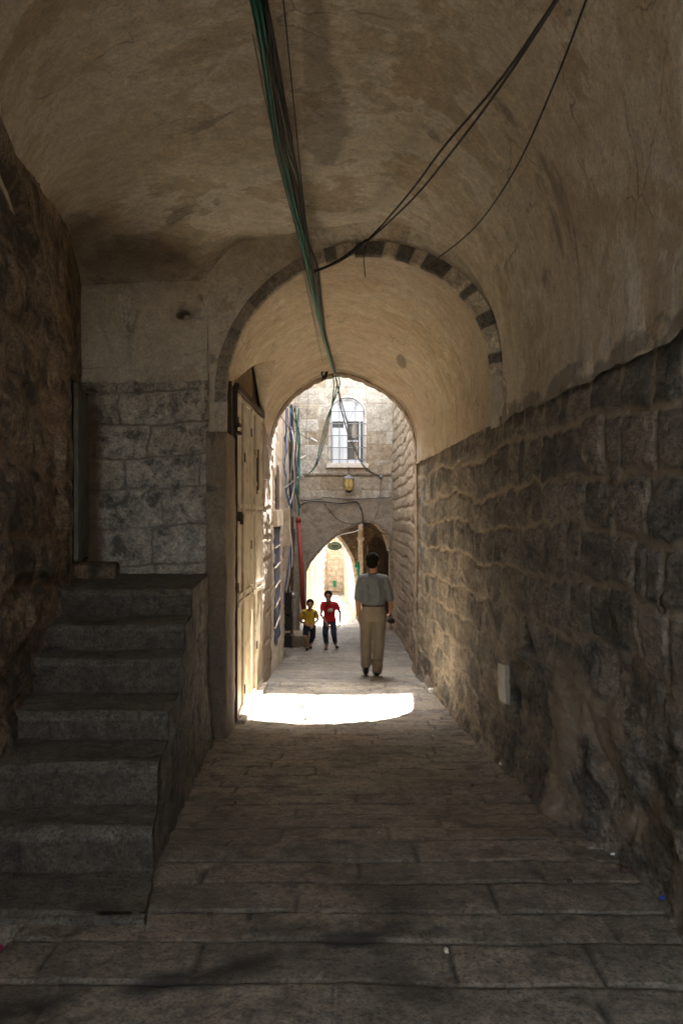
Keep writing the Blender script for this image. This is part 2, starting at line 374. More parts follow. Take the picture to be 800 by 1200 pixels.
# --- right wall (inside the passage)
def wallsheet(name, mat, ys, zs, xf, nrm, rowh, bw, seed, jw, bev, relief, rough, back, parent=None, extra=None, warp=.03, attrs_fn=None, keep=None):
    Yg, Zg = np.meshgrid(ys, zs, indexing='ij')
    H, sid, jt, s2 = masonry(Yg, Zg, rowh, bw, seed, jw=jw, bev=bev, warp=warp)
    D = relief * H * (.8 + .35 * s2) + rough * fbm(Yg * 2.2, Zg * 2.2, seed + 31, 5, .6) + rough * .45 * fbm(Yg * 6, Zg * 11, seed + 51, 4, .6)
    if extra is not None: D, sid, jt = extra(Yg, Zg, D, sid, jt)
    at = dict(sid=sid, joint=jt)
    if attrs_fn is not None: at['stain_shade'] = attrs_fn(Yg, Zg)
    Xg = xf(Yg) + nrm * D
    k = keep(Yg, Zg) if keep is not None else None
    return sheet(name, Xg, Yg, Zg, mat, parent, at, back, k, flip=(nrm < 0))

def rw_extra(Yg, Zg, D, sid, jt):
    low = sstep(-.35, -1.1, Zg + .25 * fbm(Yg * 1.2, Zg * 1.2, 61, 3))      # weathered boulders lower down
    near = sstep(9.0, 5.0, Yg)
    w = low * (.35 + .65 * near)
    b = np.abs(fbm(Yg * 1.0, Zg * 1.8, 62, 4, .55))
    D = D - .012 * sstep(.15, .45, fbm(Yg * 3.5, Zg * 8, 67, 4, .6)) + .006 * fbm(Yg * 9, Zg * 22, 68, 3, .7)
    D2 = -.07 * b + .05 * fbm(Yg * 1.6, Zg * 2.6, 66, 4) + .028 * fbm(Yg * 4.5, Zg * 9, 63, 5, .65)
    D = D * (1 - w) + (D2 + D * .35) * w
    # foot of the wall swells into the lane
    foot = Zg - gz(Yg)
    D = D + .10 * np.exp(-np.maximum(foot, 0) / .28) * near * (.6 + .5 * fbm(Yg * 1.5, Zg * 0, 64, 3)) + .04 * np.exp(-np.maximum(foot, 0) / .12)
    jt = np.maximum(jt * (1 - w), w * .9 * sstep(.05, .32, fbm(Yg * 1.4, Zg * 2.8, 65, 5)))
    sid = sid * (1 - w) + w * (.5 + .5 * fbm(Yg * 1.1, Zg * 1.1, 66, 4))
    # the hollow with a stone lip, and the small drilled hole
    r1 = np.sqrt(((Yg - 5.92) / .13) ** 2 + ((Zg + .83) / .075) ** 2); D = D - .26 * sstep(1.08, .9, r1)
    D = D + .10 * np.exp(-(((Yg - 6.0) / .2) ** 2 + ((Zg + .97) / .045) ** 2))
    r2 = np.sqrt((Yg - 3.57) ** 2 + (Zg + .375) ** 2); D = D - .06 * sstep(.032, .024, r2) + .012 * np.exp(-((r2 - .036) / .008) ** 2)
    D = D * (1 - .8 * sstep(.55, .72, Zg)) - .01 * sstep(.6, .72, Zg)
    return D, np.clip(sid, 0, 1), np.clip(jt, 0, 1)
ysr = np.concatenate([np.arange(YB, 2.8, .08), steps_y(2.8, YE, .0034)])
zsr = np.arange(-2.75, .80, .0125)
o = wallsheet('stone_wall', M['rubble'], ysr, zsr, xR, -1, (.24, .33), (.17, .5), 6, .022, .02, .017, .014, (.35, 0, 0), extra=rw_extra, warp=.06, attrs_fn=lambda y, z: sstep(1.15, .8, np.sqrt(((y - 5.92) / .13) ** 2 + ((z + .83) / .075) ** 2)) * .9)  # inside of the hollow painted dark to deepen its shade
tag(o, 'dark rubble stone wall running the full length of the passage on the right', 'wall')

# --- left wall above the stairs
def lw_extra(Yg, Zg, D, sid, jt):
    D = (D * .7 + .045 * fbm(Yg * 1.4, Zg * 1.8, 81, 5, .6) + .014 * fbm(Yg * 5, Zg * 7, 82, 4, .7)) * (1 - .75 * sstep(1.2, 2.0, Zg)) * (1 - .6 * sstep(6.6, 6.95, Yg))
    arc = np.sqrt((Yg - 4.2) ** 2 + (Zg + .25) ** 2)                       # trace of an old relieving arch
    m = (Zg > -.2) & (Yg > 4.0)
    D = D - .05 * np.exp(-((arc - 1.95) / .05) ** 2) * m + .03 * np.exp(-((arc - 2.1) / .07) ** 2) * m
    return D, sid, jt * .6
ysl = np.concatenate([np.arange(YB, 3.6, .08), np.arange(3.6, 6.95, .0145)])
def lkeep(Yg, Zg): return None
o = wallsheet('rough_wall', M['left_rubble'], ysl, np.arange(-2.1, 2.75, .0145), xL, 1, (.25, .4), (.3, .6), 9, .02, .06, .04, .03, (-.35, 0, 0), extra=lw_extra, warp=.06)
tag(o, 'earth brown flaking rubble wall above the stairs on the left', 'wall')
o = wallsheet('rough_wall', M['left_rubble'], np.arange(6.95, 7.85, .0145), np.arange(1.05, 2.75, .0145), lambda y: xL(y) - .015, 1, (.25, .4), (.3, .6), 10, .02, .06, .03, .03, (-.35, 0, 0), extra=lw_extra, warp=.06)
tag(o, 'short piece of brown rubble wall over the green door at the stair head', 'wall')

# door at the head of the stairs
root = empty('landing_door', (xL(7.3), 7.3, -.38), 'narrow plain olive green metal door at the head of the stairs', 'door')
a = math.atan2(-.2, 1)
rz = Matrix.Rotation(math.atan(.2), 3, 'Z')
mb = MB(); mb.box((xL(7.36) + .03, 7.36, .35), (.05, .78, 1.46), rz, .008); mb.build('door_leaf', M['green_metal'], root)
mb = MB(); mb.box((xL(6.98) - .05, 6.975, .35), (.14, .06, 1.5), rz, .006); mb.box((xL(7.78) - .0, 7.74, .35), (.12, .04, 1.5), rz, .006); mb.box((xL(7.36) - .07, 7.36, 1.1), (.14, .84, .06), rz, .006); mb.build('door_frame', M['black_iron'], root)
mb = MB(); mb.box((xL(7.1) + .0, 7.1, .25), (.05, .03, .14), rz, .01); mb.build('handle', M['rust'], root)
mb = MB(); mb.box((xL(7.36) - .15, 7.36, -1.1), (.3, 1.1, 1.45), rz, .01); mb.build('door_footing', M['left_rubble'], root)
mb = MB(); mb.box((xL(7.36) - .22, 7.36, .35), (.1, 1.1, 1.9), rz); mb.build('door_backing', M['black_iron'], root)
tag(MB().box((xL(7.45) + .17, 7.42, -.485), (.36, .45, .13), rz, .03).build('threshold_stone', M['left_rubble']), 'small brown stone block on the landing under the green door', 'stone block')

# --- alcove back wall (faces the camera)
XBL, XBR = xL(7.8) - .1, -1.29
xb = np.arange(XBL, XBR + .001, .011); zb = np.arange(-1.9, 2.75, .011)
Xg, Zg = np.meshgrid(xb, zb, indexing='ij')
Hh, sid, jt, s2 = masonry(Xg, Zg, (.26, .36), (.35, .8), 33, jw=.012, bev=.03, warp=.03)
upper = sstep(1.18, 1.26, Zg + .03 * fbm(Xg * 6, Zg * 6, 34, 3))
D = (.022 * Hh + .022 * fbm(Xg * 5, Zg * 5, 35, 5, .65) - .03 * sstep(.15, .4, fbm(Xg * 9, Zg * 9, 36, 5, .65)) * (.3 + .7 * sstep(-.3, .2, Xg + 1.75)) + .01 * fbm(Xg * 22, Zg * 22, 41, 3, .7)) * (1 - upper) + (.035 + .010 * fbm(Xg * 2, Zg * 2, 37, 4)) * upper
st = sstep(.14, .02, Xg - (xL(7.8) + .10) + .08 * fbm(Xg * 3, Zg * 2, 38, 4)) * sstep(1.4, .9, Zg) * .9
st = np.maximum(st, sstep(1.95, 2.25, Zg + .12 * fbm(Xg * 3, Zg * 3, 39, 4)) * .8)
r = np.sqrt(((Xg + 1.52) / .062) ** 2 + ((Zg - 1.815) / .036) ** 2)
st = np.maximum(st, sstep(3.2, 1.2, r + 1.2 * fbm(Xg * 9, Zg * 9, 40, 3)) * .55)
D = D - .12 * sstep(1.05, .8, r)
for cx, ph in ((-2.2, 0), (-1.95, 2)):
    w = np.exp(-((Xg - cx - .06 * np.sin(Zg * 6 + ph)) / .022) ** 2) * sstep(1.35, 1.5, Zg) * sstep(1.95, 1.8, Zg) * .4; st = np.maximum(st, w)
sidu = sid * (1 - upper) + .78 * upper
mu = zb > 1.12
zu = Zg[:, mu]; xu = Xg[:, mu]
Dp = np.where(sstep(1.16, 1.24, zu + .10 * fbm(xu * 3, zu * 3, 34, 5, .6)) > .5, .040, -.05) + .012 * fbm(xu * 2, zu * 2, 37, 4) - .14 * sstep(1.05, .8, r[:, mu])
facing = ('plaster_facing', xu, 7.8 - Dp, zu, M['vault'], dict(stain_shade=np.clip(st[:, mu] * .5, 0, 1), soot_shade=sstep(1.1, .8, r[:, mu])))  # inside of the round hole painted dark in place of shade
o = sheet('whitewashed_wall', Xg, 7.8 - D, Zg, M['white_block'], attrs=dict(sid=sidu, joint=jt * (1 - upper), stain_shade=np.clip(st, 0, 1)), back=(0, .35, 0))
tag(o, 'pale whitewashed block wall with stained plaster top at the back of the stair alcove', 'wall')
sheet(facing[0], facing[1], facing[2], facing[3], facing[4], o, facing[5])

# --- staircase
SY = [3.31, 3.72, 4.09, 4.59, 5.16, 5.58, 6.1, 7.85]
SH = [1.56, 1.387, 1.207, 1.074, .882, .725, .543]
SXR = [-.80, -.86, -.92, -.975, -1.035, -1.08, -1.135, -1.30]
root = empty('staircase', (-1.5, 3.31, -1.63), 'worn grey stone staircase climbing to the landing on the left', 'staircase')
for k in range(7):
    y0, y1 = SY[k], SY[k + 1]; zt = -SH[k]; zb_ = -SH[k - 1] if k else -1.75
    xa, xb_ = min(xL(y0), xL(y1)) - .2, SXR[k]
    nseg = 90
    rr = .04; hr_ = max(.02, zt - zb_ - rr)
    path = [(0, zb_ - .05)] + [(0, zb_ + hr_ * t) for t in np.linspace(.0, .94, 9)]
    for t in np.linspace(0, 1, 5): path.append((rr - rr * math.cos(t * math.pi / 2), zt - rr + rr * math.sin(t * math.pi / 2)))
    L = y1 - y0 + .05
    for t in np.linspace(.04, L, max(8, int(L / .03))): path.append((t, zt))
    pa = np.array(path); uu = np.linspace(0, 1, nseg + 40)
    Ug, Kg = np.meshgrid(uu, np.arange(len(pa)), indexing='ij')
    Yp = y0 + pa[Kg, 0]; Zp = pa[Kg, 1]
    right = np.interp(Yp, SY, SXR) if k < 7 else 0
    Xg = xa + (right - xa) * Ug
    arcl = np.concatenate([[0], np.cumsum(np.hypot(np.diff(pa[:, 0]), np.diff(pa[:, 1])))])[Kg]
    nz = .020 * fbm(Xg * 2.4, arcl * 4 + k * 7, 100 + k, 4) + .009 * fbm(Xg * 14, arcl * 14 + k * 7, 120 + k, 4, .65)
    nose = np.exp(-((Kg - 12) / 3.0) ** 2); chip = -.03 * nose * sstep(.25, .6, fbm(Xg * 5, arcl * 0 + k, 140 + k, 3))
    ris = (Kg < 11); wr_ = sstep(15, 9, Kg)
    Yp2 = Yp - nz * wr_ - chip; Zp2 = Zp + nz * (1 - wr_) + chip * .35 - .018 * np.exp(-((Xg + 1.45) / .3) ** 2) * (1 - wr_) * sstep(16, 12, Kg)
    jj = np.exp(-((Xg - (-1.25 - .5 * ((k * .37) % 1)) - .02 * fbm(arcl * 9, arcl * 0 + k, 333, 3)) / .006) ** 2)
    sheet('step', Xg, Yp2, Zp2, M['step'], root, dict(sid=np.clip(np.where(ris, .05, .8) + .3 * fbm(Xg * 2, arcl * 2, 300 + k, 3), 0, 1), joint=jj * .5), back=None, flip=True)  # treads toned paler than risers to offset the dimmer light on them
core = MB()
for k in range(7):
    xa_, xb2 = xL(SY[k + 1]) - .1, SXR[k + 1] - .06; core.box(((xa_ + xb2) / 2, (SY[k] + .06 + SY[k + 1] + .058) / 2, (-2.4 - SH[k] - .05) / 2), (xb2 - xa_, SY[k + 1] - SY[k], -SH[k] - .05 + 2.4))
core.build('stair_core', M['step'], root)
# flank wall of the stairs
yf = np.arange(3.31, 7.9, .02); tf = np.linspace(0, 1, 70)
Yg, Tg = np.meshgrid(yf, tf, indexing='ij')
kk = np.clip(np.searchsorted(SY, Yg, side='right') - 1, 0, 6)
topz = -np.array(SH)[kk] - .004
Zg = -2.25 + (topz + 2.25) * Tg
Hh, sd, jj, s2 = masonry(Yg, Zg, (.18, .26), (.3, .5), 44, jw=.012, bev=.03, warp=.03)
Xf = np.interp(Yg, SY, SXR) + .004 + (.012 * Hh + .03 * fbm(Yg * 3, Zg * 2, 45, 4)) * sstep(1.0, .88, Tg) + .05 * sstep(.5, 0, Tg) * sstep(3.3, 4.5, Yg)
sheet('flank_wall', Xf, Yg, Zg, M['flank'], root, dict(sid=sd, joint=jj))

# --- vault over the near part (groin with the alcove)
def S(x): return 7.25 - .44 * np.asarray(x)
def prof(y, t, xl, xr, zl, zr, zcl, zcr, crown, x0=0., pl=1.0, pr=1.0):
    """t 0..1 from left spring to right spring"""
    out_x = np.zeros_like(t); out_z = np.zeros_like(t)
    st_ = .08
    a = t < st_; f = t / st_; out_x = np.where(a, xl, out_x); out_z = np.where(a, zl + (zcl - zl) * f, out_z)
    b = (t >= st_) & (t < .5); th = (t - st_) / (.5 - st_) * math.pi / 2
    out_x = np.where(b, x0 + (xl - x0) * np.maximum(np.cos(th), 0) ** pl, out_x); out_z = np.where(b, zcl + (crown - zcl) * np.maximum(np.sin(th), 0) ** pl, out_z)
    tr = 1 - t
    c = (t >= .5) & (tr >= st_); th = (tr - st_) / (.5 - st_) * math.pi / 2
    out_x = np.where(c, x0 + (xr - x0) * np.maximum(np.cos(th), 0) ** pr, out_x); out_z = np.where(c, zcr + (crown - zcr) * np.maximum(np.sin(th), 0) ** pr, out_z)
    d = tr < st_; f = tr / st_; out_x = np.where(d, xr, out_x); out_z = np.where(d, zr + (zcr - zr) * f, out_z)
    return out_x, out_z
crownY = lambda y: np.interp(y, [-4, 3, 5, 6.4, 7.0, 7.8], [2.8, 2.78, 2.68, 2.56, 2.47, 2.42])
tt = np.linspace(0, 1, 420); ys0 = np.concatenate([np.linspace(0, .45, 30), np.linspace(.46, 1, 300)])
T, Q = np.meshgrid(tt, ys0, indexing='ij')
# first guess of x for the skewed far edge
xg0 = np.interp(T, [0, .5, 1], [-2.4, 0, 1.25])
Yv = YB + (np.where(T < .5, np.minimum(S(xg0), 7.82), S(xg0)) - YB) * Q
xl_ = xL(Yv) - .03
zl_ = np.clip(1.65 + .215 * (Yv - 4.19), 1.2, 2.38)
Xv, Zv = prof(Yv, T, xl_, xR(Yv) + .0, zl_ - .15, .74, zl_, 1.07 + 0 * Yv, crownY(Yv), 0., .9, .92)
# alcove: the left part runs up to the back wall
Yv = np.where(Xv < -1.29, YB + (7.83 - YB) * Q, np.where(Xv < 0, YB + (np.minimum(S(Xv), 7.83) - YB) * Q, YB + (S(Xv) - YB) * Q))
cove = -.5 * (1 - np.sqrt(np.clip(1 - (np.clip(Yv - 6.6, 0, 1.22) / 1.3) ** 2, 0, 1))) * sstep(-.95, -1.4, Xv) - .03 * sstep(6.9, 7.8, Yv) * sstep(-.95, -1.4, Xv)
dsp = .022 * fbm(Xv * 1.3 + 9, Yv * 1.0, 70, 4) + .008 * fbm(Xv * 5, Yv * 4, 71, 4)
Zv = Zv + cove + dsp * sstep(0, .1, T) ; Xv = Xv + np.where(T > .8, -dsp - .02 * sstep(.93, 1.0, T) * (1 + fbm(Yv * 5, T * 0, 72, 3)), 0)
Zv = Zv - .02 * sstep(.97, 1.0, T) * (1 + fbm(Yv * 4, T * 0 + 3, 73, 3))
st = np.exp(-(((Xv + 1.75) / .6) ** 2 + ((Yv - 7.45) / .5) ** 2)) * .95 + .75 * fbm(Xv * 2.2, Yv * 3, 74, 6, .6); st = sstep(.42, .55, st) * .3 + sstep(.75, .8, st) * .12
st2 = np.exp(-(((Xv + 2.2) / .35) ** 2 + ((Yv - 6.2) / 1.4) ** 2)) + .45 * fbm(Xv * 3, Yv * 2.2, 75, 4); st = np.maximum(st, sstep(.5, .9, st2) * .35)
bnd = np.exp(-((Xv + .20) / .13) ** 2) * sstep(6.6, 6.0, Yv) + .55 * np.exp(-(((Xv + .05) / .28) ** 2 + ((Yv - 5.6) / .6) ** 2)) + .42 * fbm(Xv * 4, Yv * 3, 76, 5, .6)
soot_shade = sstep(.58, .85, bnd + .25 * fbm(Xv * 12, Yv * 9, 176, 5, .7)) * .42
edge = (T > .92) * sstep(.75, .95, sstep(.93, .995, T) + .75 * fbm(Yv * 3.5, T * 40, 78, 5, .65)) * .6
soot_shade = np.maximum(soot_shade, edge)
blots = 0 * Xv
for bx, by, brr in ((1.17, 4.75, .085), (1.16, 4.95, .07), (.88, 4.85, .06), (.55, 5.6, .05)):
    blots = np.maximum(blots, sstep(1.25, .85, np.sqrt(((Xv - bx) / brr) ** 2 + ((Yv - by) / (brr * 1.0)) ** 2) + .6 * fbm(Xv * 14, Yv * 14, 79, 3)))
soot_shade = np.maximum(soot_shade, blots * .5 * sstep(-.5, .2, fbm(Xv * 30, Yv * 30, 177, 3)))
o = sheet('plaster_vault', Xv, Yv, Zv, M['vault'], attrs=dict(stain_shade=np.clip(st, 0, 1), soot_shade=np.clip(soot_shade, 0, 1)), flip=False)
tag(o, 'broad stained plaster vault overhead, nearest part before the dark arch ring', 'vault')

# --- vault between the ring and the far opening
tt = np.linspace(0, 1, 300); qq = np.linspace(0, 1, 240)
T, Q = np.meshgrid(tt, qq, indexing='ij')
def passage(T, Yv, w):                    # w 0 at the ring, 1 at the far opening
    xl = np.interp(Yv, [6, 8, 12.3], [-1.26, -1.21, -1.165]); xr = xR(Yv) - .035
    crown = 2.25 + (2.05 - 2.25) * w; zc = 1.10 + (.92 - 1.10) * w
    x0 = -.01 - .15 * w
    x, z = prof(Yv, T, xl, xr, .70 + 0 * w, .73 + 0 * w, zc, zc, crown, x0)
    # slightly pointed towards the far end
    z = z - .05 * w * np.maximum(0, 1 - np.abs(np.abs((x - x0) / 1.07) - .45) / .45)
    return x, z
xg0 = np.interp(T, [0, .08, .5, .92, 1], [-1.2, -1.2, 0, 1.15, 1.15]); xg0 = np.where((T > .08) & (T < .92), 1.18 * np.cos(math.pi * (1 - (T - .08) / .84)), xg0)
y0_ = S(xg0) + .18
Yv = y0_ + (YE - y0_) * Q
Xv, Zv = passage(T, Yv, Q)
zt = 2.0 - .95 * np.abs((Yv - 10.0) / 1.75) ** 1.3      # small cross vault over the iron door
zt = np.where(np.abs(Yv - 9.9) < 1.75, zt, -9)
lift = np.maximum(Zv, np.where(Xv < -.25, zt - .55 * np.maximum(Xv + 1.2, 0), -9))
Zv = lift
dsp = .016 * fbm(Xv * 1.6 + 3, Yv * 1.2, 170, 4) + .006 * fbm(Xv * 6, Yv * 5, 171, 4)
Zv = Zv + dsp; Xv = Xv + .03 * sstep(.965, 1.0, T) * fbm(Yv * 4, 0 * T, 172, 3)
st = sstep(.45, .8, sstep(.93, .97, Q) * .7 + .5 * fbm(Xv * 4, Yv * 4 + Zv * 3, 173, 4)) * .5
soot_shade = sstep(.5, .9, np.exp(-(((Zv - .95) / .28) ** 2 + ((Yv - 12.0) / .45) ** 2)) * (Xv < -.6) + .3 * fbm(Yv * 5, Zv * 5, 175, 4)) * .8
soot_shade = np.maximum(soot_shade, .6 * sstep(1.2, .8, np.sqrt(((Xv - .62) / .06) ** 2 + ((Yv - 10.3) / .25) ** 2)))
o = sheet('plaster_vault', Xv, Yv, Zv, M['vault_inner'], attrs=dict(stain_shade=st, soot_shade=np.clip(soot_shade, 0, 1)))
tag(o, 'cream plaster barrel vault between the dark arch ring and the far opening', 'vault')

# --- the exposed arch ring of dark stones and the plaster reveal in front of it
tt = np.linspace(0.03, .97, 400)
def ringprof(t, R_, zb_):
    th = math.pi * (1 - t); x = R_ * np.cos(th); z = 1.13 + (R_ + .01) * np.sin(th); return x, z
secs = []
# front face from outer radius to inner radius and soffit back to the vault
prof_pts = [(1.30, -.02), (1.262, .03), (1.225, .10), (1.222, .118), (1.19, .12), (1.15, .12), (1.115, .123), (1.105, .14), (1.105, .20), (1.13, .24), (1.45, .25)]
def ring_sheet(pts, name, mat, t0=0.0, t1=1.0, parent=None, attrs=True, below=0.0):
    t = np.linspace(t0, t1, 420); A, Bk = np.meshgrid(t, np.arange(len(pts)), indexing='ij')
    Rr = np.array([p[0] for p in pts])[Bk]; dy = np.array([p[1] for p in pts])[Bk]
    Rr = Rr + .008 * fbm(A * 20, Rr * 8, 190, 3)
    A2 = np.clip((A - .06) / .88, 0, 1); th = math.pi * (1 - A2); x = Rr * np.cos(th) + .0; z = 1.13 + Rr * np.sin(th)
    z = np.where(A < .06, .68 + .45 * A / .06, np.where(A > .94, .68 + .45 * (1 - A) / .06, z))
    if True:
        kr = sstep(.6, 1.0, np.abs(x)) * (x > 0); x = x * 1.03 + .2 * sstep(.935, .945, A) 
    y = S(x) + dy + .006 * fbm(A * 40, Rr * 30, 191, 3)
    vs = 27; Aw = np.clip(A + .010 * np.sin(A * 41) + .007 * np.sin(A * 97 + 1), 0, .9999); k = np.floor(Aw * vs); fr = Aw * vs - k
    y = y + .012 * (np.random.RandomState(9).rand(40)[k.astype(int)] - .5); 
    rs = np.random.RandomState(4).rand(40)
    dark = ((k.astype(int) % 2) == 0)
    sid = np.where(A < .42, .28 + .3 * rs[k.astype(int)], np.where(dark, .02 + .1 * rs[k.astype(int)], .75 + .2 * rs[k.astype(int)]))
    fade = sstep(.1, .0, A)
    sid = np.where((A < .05) | (A > .93), .9, sid)
    jt = np.where(A < .42, sstep(.12, .03, np.minimum(fr, 1 - fr)) * .6, sstep(.10, .02, np.minimum(fr, 1 - fr)))
    o_ = sheet(name, x, y, z, mat, parent, dict(sid=sid, joint=jt), flip=True)
    o_.data.materials.append(M['vault']); n_ = len(o_.data.polygons); nv_ = len(pts) - 1; mi = np.zeros(n_, np.int32); mi[int(418 * .935) * nv_:] = 1; mi[:int(418 * .05) * nv_] = 1
    o_.data.polygons.foreach_set('material_index', mi); return o_
o = ring_sheet(prof_pts[3:], 'arch_ring', M['ring'], .0, 1.0)
tag(o, 'half round ring of alternating dark and pale stones crossing the vault', 'arch')
# the plaster reveal: fills from the near vault down to the ring
t = np.linspace(0, 1, 400); A, Bk = np.meshgrid(t, np.linspace(0, 1, 12), indexing='ij')
xe, ze = prof(A * 0 + 7.25, .04 + .92 * A, -1.33 + 0 * A, 1.27 + 0 * A, .7 + 0 * A, .7 + 0 * A, 1.15 + 0 * A, 1.1 + 0 * A, 2.49 + 0 * A, 0., .45, .9)
th = math.pi * (1 - A); A2 = np.clip((A - .06) / .88, 0, 1); th = math.pi * (1 - A2); xi = 1.218 * np.cos(th); zi = 1.13 + 1.218 * np.sin(th); xi = np.where(xi > 0, xi * 1.03, xi * 1.03)
wA = sstep(.925, .945, A); xi = xi * (1 - wA) + 1.15 * wA
zi = np.where(A < .06, .7 + .43 * A / .06, np.where(A > .94, .7 + .43 * (1 - A) / .06, zi))
f = Bk; e = np.sin(f * math.pi / 2)
Xg = xe + (xi - xe) * (1 - np.cos(f * math.pi / 2)); Zg = ze + (zi - ze) * e ** 1.0
dyy = -.06 + .18 * f + .12 * wA * f
Yg = S(Xg) + dyy
Xg = np.concatenate([Xg[:, :1] * 1.45, Xg], 1); Zg = np.concatenate([1.1 + (Zg[:, :1] - 1.1) * np.where(Zg[:, :1] > 1.1, 1.5, 1.0), Zg], 1); Yg = np.concatenate([S(Xg[:, :1]) + .02, Yg], 1)
o = sheet('plaster_reveal', Xg, Yg, Zg, M['vault'], attrs=dict(stain_shade=0 * Xg, soot_shade=0 * Xg), flip=False)
tag(o, 'curved band of pale plaster just in front of the dark arch ring', 'plaster band')

# --- left side of the passage: pilaster, recess over the door, pier after the door
def pil(ys_, zs_, xf, seed, name, label, back=(-.35, 0, 0), mat='pilaster', rel=.012):
    o = wallsheet(name, M[mat], ys_, zs_, xf, 1, (.3, .45), (.4, .8), seed, .012, .04, rel, .018, back, warp=.03)
    return tag(o, label, 'wall')
L_ = np.arange(0, .70, .01); Lg, Zg = np.meshgrid(L_, np.arange(-2.4, .76, .012), indexing='ij')
Dn = .018 * fbm(Lg * 4, Zg * 1.6, 511, 5, .6) + .008 * fbm(Lg * 16, Zg * 12, 512, 4)
c_ = np.clip((Lg - .17) / .06, 0, 1); ang_ = c_ * math.pi / 2
Xg = np.where(Lg < .17, -1.31 + Lg * .14 / .17, np.where(Lg < .23, -1.17 + .04 * np.sin(ang_), -1.13)) + Dn * np.sin(ang_)
Yg = np.where(Lg < .17, 7.765, np.where(Lg < .23, 7.765 + .04 * (1 - np.cos(ang_)), 7.805 + (Lg - .23))) - Dn * np.cos(ang_)
tag(sheet('corner_pier', Xg, Yg, Zg, M['pilaster'], None, dict(stain_shade=0 * Xg, soot_shade=.5 * sstep(.3, -1.8, Zg + .6 * fbm(Lg * 3, Zg * 3, 513, 4))), back=(-.02, .3, 0)), 'narrow worn plastered pier between the alcove and the black door edge', 'wall')
# its front face continues the alcove wall line
pil(np.arange(8.2, 11.4, .02), np.arange(1.24, 2.45, .02), lambda y: -1.235 + 0 * y, 53, 'tympanum_wall', 'brown shadowed wall piece above the tall cream door', mat='pilaster')
pil(np.arange(11.22, 12.32, .014), np.arange(-2.5, 1.25, .014), lambda y: -1.16 + 0 * y, 55, 'end_pier', 'worn plastered pier between the cream door and the open lane')

# --- tall folding iron door
root = empty('iron_door', (-1.19, 9.9, -2.2), 'tall cream painted folding iron door on the left of the passage', 'door')
mb = MB(); mb.box((-1.26, 8.46, -.5), (.16, .46, 3.58)); mb.build('door_gap', M['black_iron'], root)
mb = MB(); mb.box((-1.185, 8.255, -.5), (.09, .05, 3.58), None, .006); mb.box((-1.175, 8.70, -.5), (.06, .045, 3.58), None, .006); mb.box((-1.17, 9.95, 1.30), (.10, 2.6, .07), None, .006)
mb.box((-1.19, 11.26, -.5), (.08, .05, 3.6), None, .006); mb.build('door_frame', M['rust'], root)
ed = [8.73, 9.29, 9.9, 10.5, 11.23]
for k in range(4):
    y0, y1 = ed[k] + .008, ed[k + 1] - .008; yc = (y0 + y1) / 2
    zb_ = float(gz(y1)) + .05 - (.0 if k else 0); zt_ = 1.26; ang = (-1) ** k * .035
    rot = Matrix.Rotation(ang, 3, 'Z'); mb = MB()
    mb.box((-1.175, yc, (zt_ + zb_) / 2), (.022, y1 - y0, zt_ - zb_), rot, .003)
    w = (y1 - y0)
    for yy in (y0 + .03, y1 - .03): mb.box((-1.158, yy, (zt_ + zb_) / 2), (.02, .05, zt_ - zb_ - .01), rot, .003)
    for zz in (zt_ - .03, .09, .01, -.86, -.94, zb_ + .04): mb.box((-1.157, yc, zz), (.02, w - .115, .05), rot, .003)
    lf = mb.build('door_leaf', M['beige_metal'], root)
    mb = MB()
    for zz in ((.95, -.75), (.62, -1.9), (.95, -.35), (.3, -1.6))[k]: 
        mb.cyl((-1.145, y0 - .008, zz - .05), (-1.145, y0 - .008, zz + .05), .012)
        mb.box((-1.15, y0 + .03, zz), (.012, .06, .06))
    mb.build('hinge', M['rust'], lf)
mb = MB(); mb.box((-1.14, 10.52, .55), (.03, .05, .3)); mb.cyl((-1.13, 10.52, .3), (-1.13, 10.52, .8), .01); mb.box((-1.13, 8.76, -.02), (.06, .07, .1), None, .01); mb.cyl((-1.11, 8.76, -.1), (-1.11, 8.76, .0), .02); mb.build('bolt', M['rust'], root)
mb = MB()
for zz in (.9, .82): mb.box((-1.12, 8.6, zz), (.05, .16, .03), None, .004)
mb.build('strap_hinge', M['rust'], root)
tag(MB().box((-1.12, 9.95, float(gz(9.9)) + .02), (.10, 2.55, .05), Matrix.Rotation(-.045, 3, 'X'), .015).build('door_sill', M['paver']), 'low stone sill along the foot of the cream door', 'sill')

# --- unseen mass added against light leaks, and the wall of the far opening
mb = MB(); mb.box((-.4, (YB + 12.3) / 2, 3.12), (5.6, 12.3 - YB, .45)); mb.box((2.2, (YB + 12.3) / 2, .5), (.5, 12.28 - YB, 4.79)); mb.box((-3.25, (YB + 12.3) / 2, .5), (.5, 12.28 - YB, 4.79)); mb.box((-2.2, 10.3, .5), (1.6, 4.0, 4.78)); mb.build('leak_block', M['dim_stone']).name
o = bpy.data.objects[-1] if False else bpy.data.objects['leak_block']; tag(o, 'unseen stone mass added over and beside the vaulted passage against light leaks', 'building')
NA = 60
outl = []
for k in range(NA + 1):
    t = k / NA; x, z = passage(np.array([t]), np.array([YE]), np.array([1.0])); outl.append((float(x[0]) * (1 - .012 * (1 + math.sin(k * 1.9) * math.sin(k * .7))), float(z[0]) - .012 - .010 * math.sin(k * 2.3)))
outl = [(-1.165, -2.6)] + outl + [(float(xR(YE)) - .02, -2.6)]
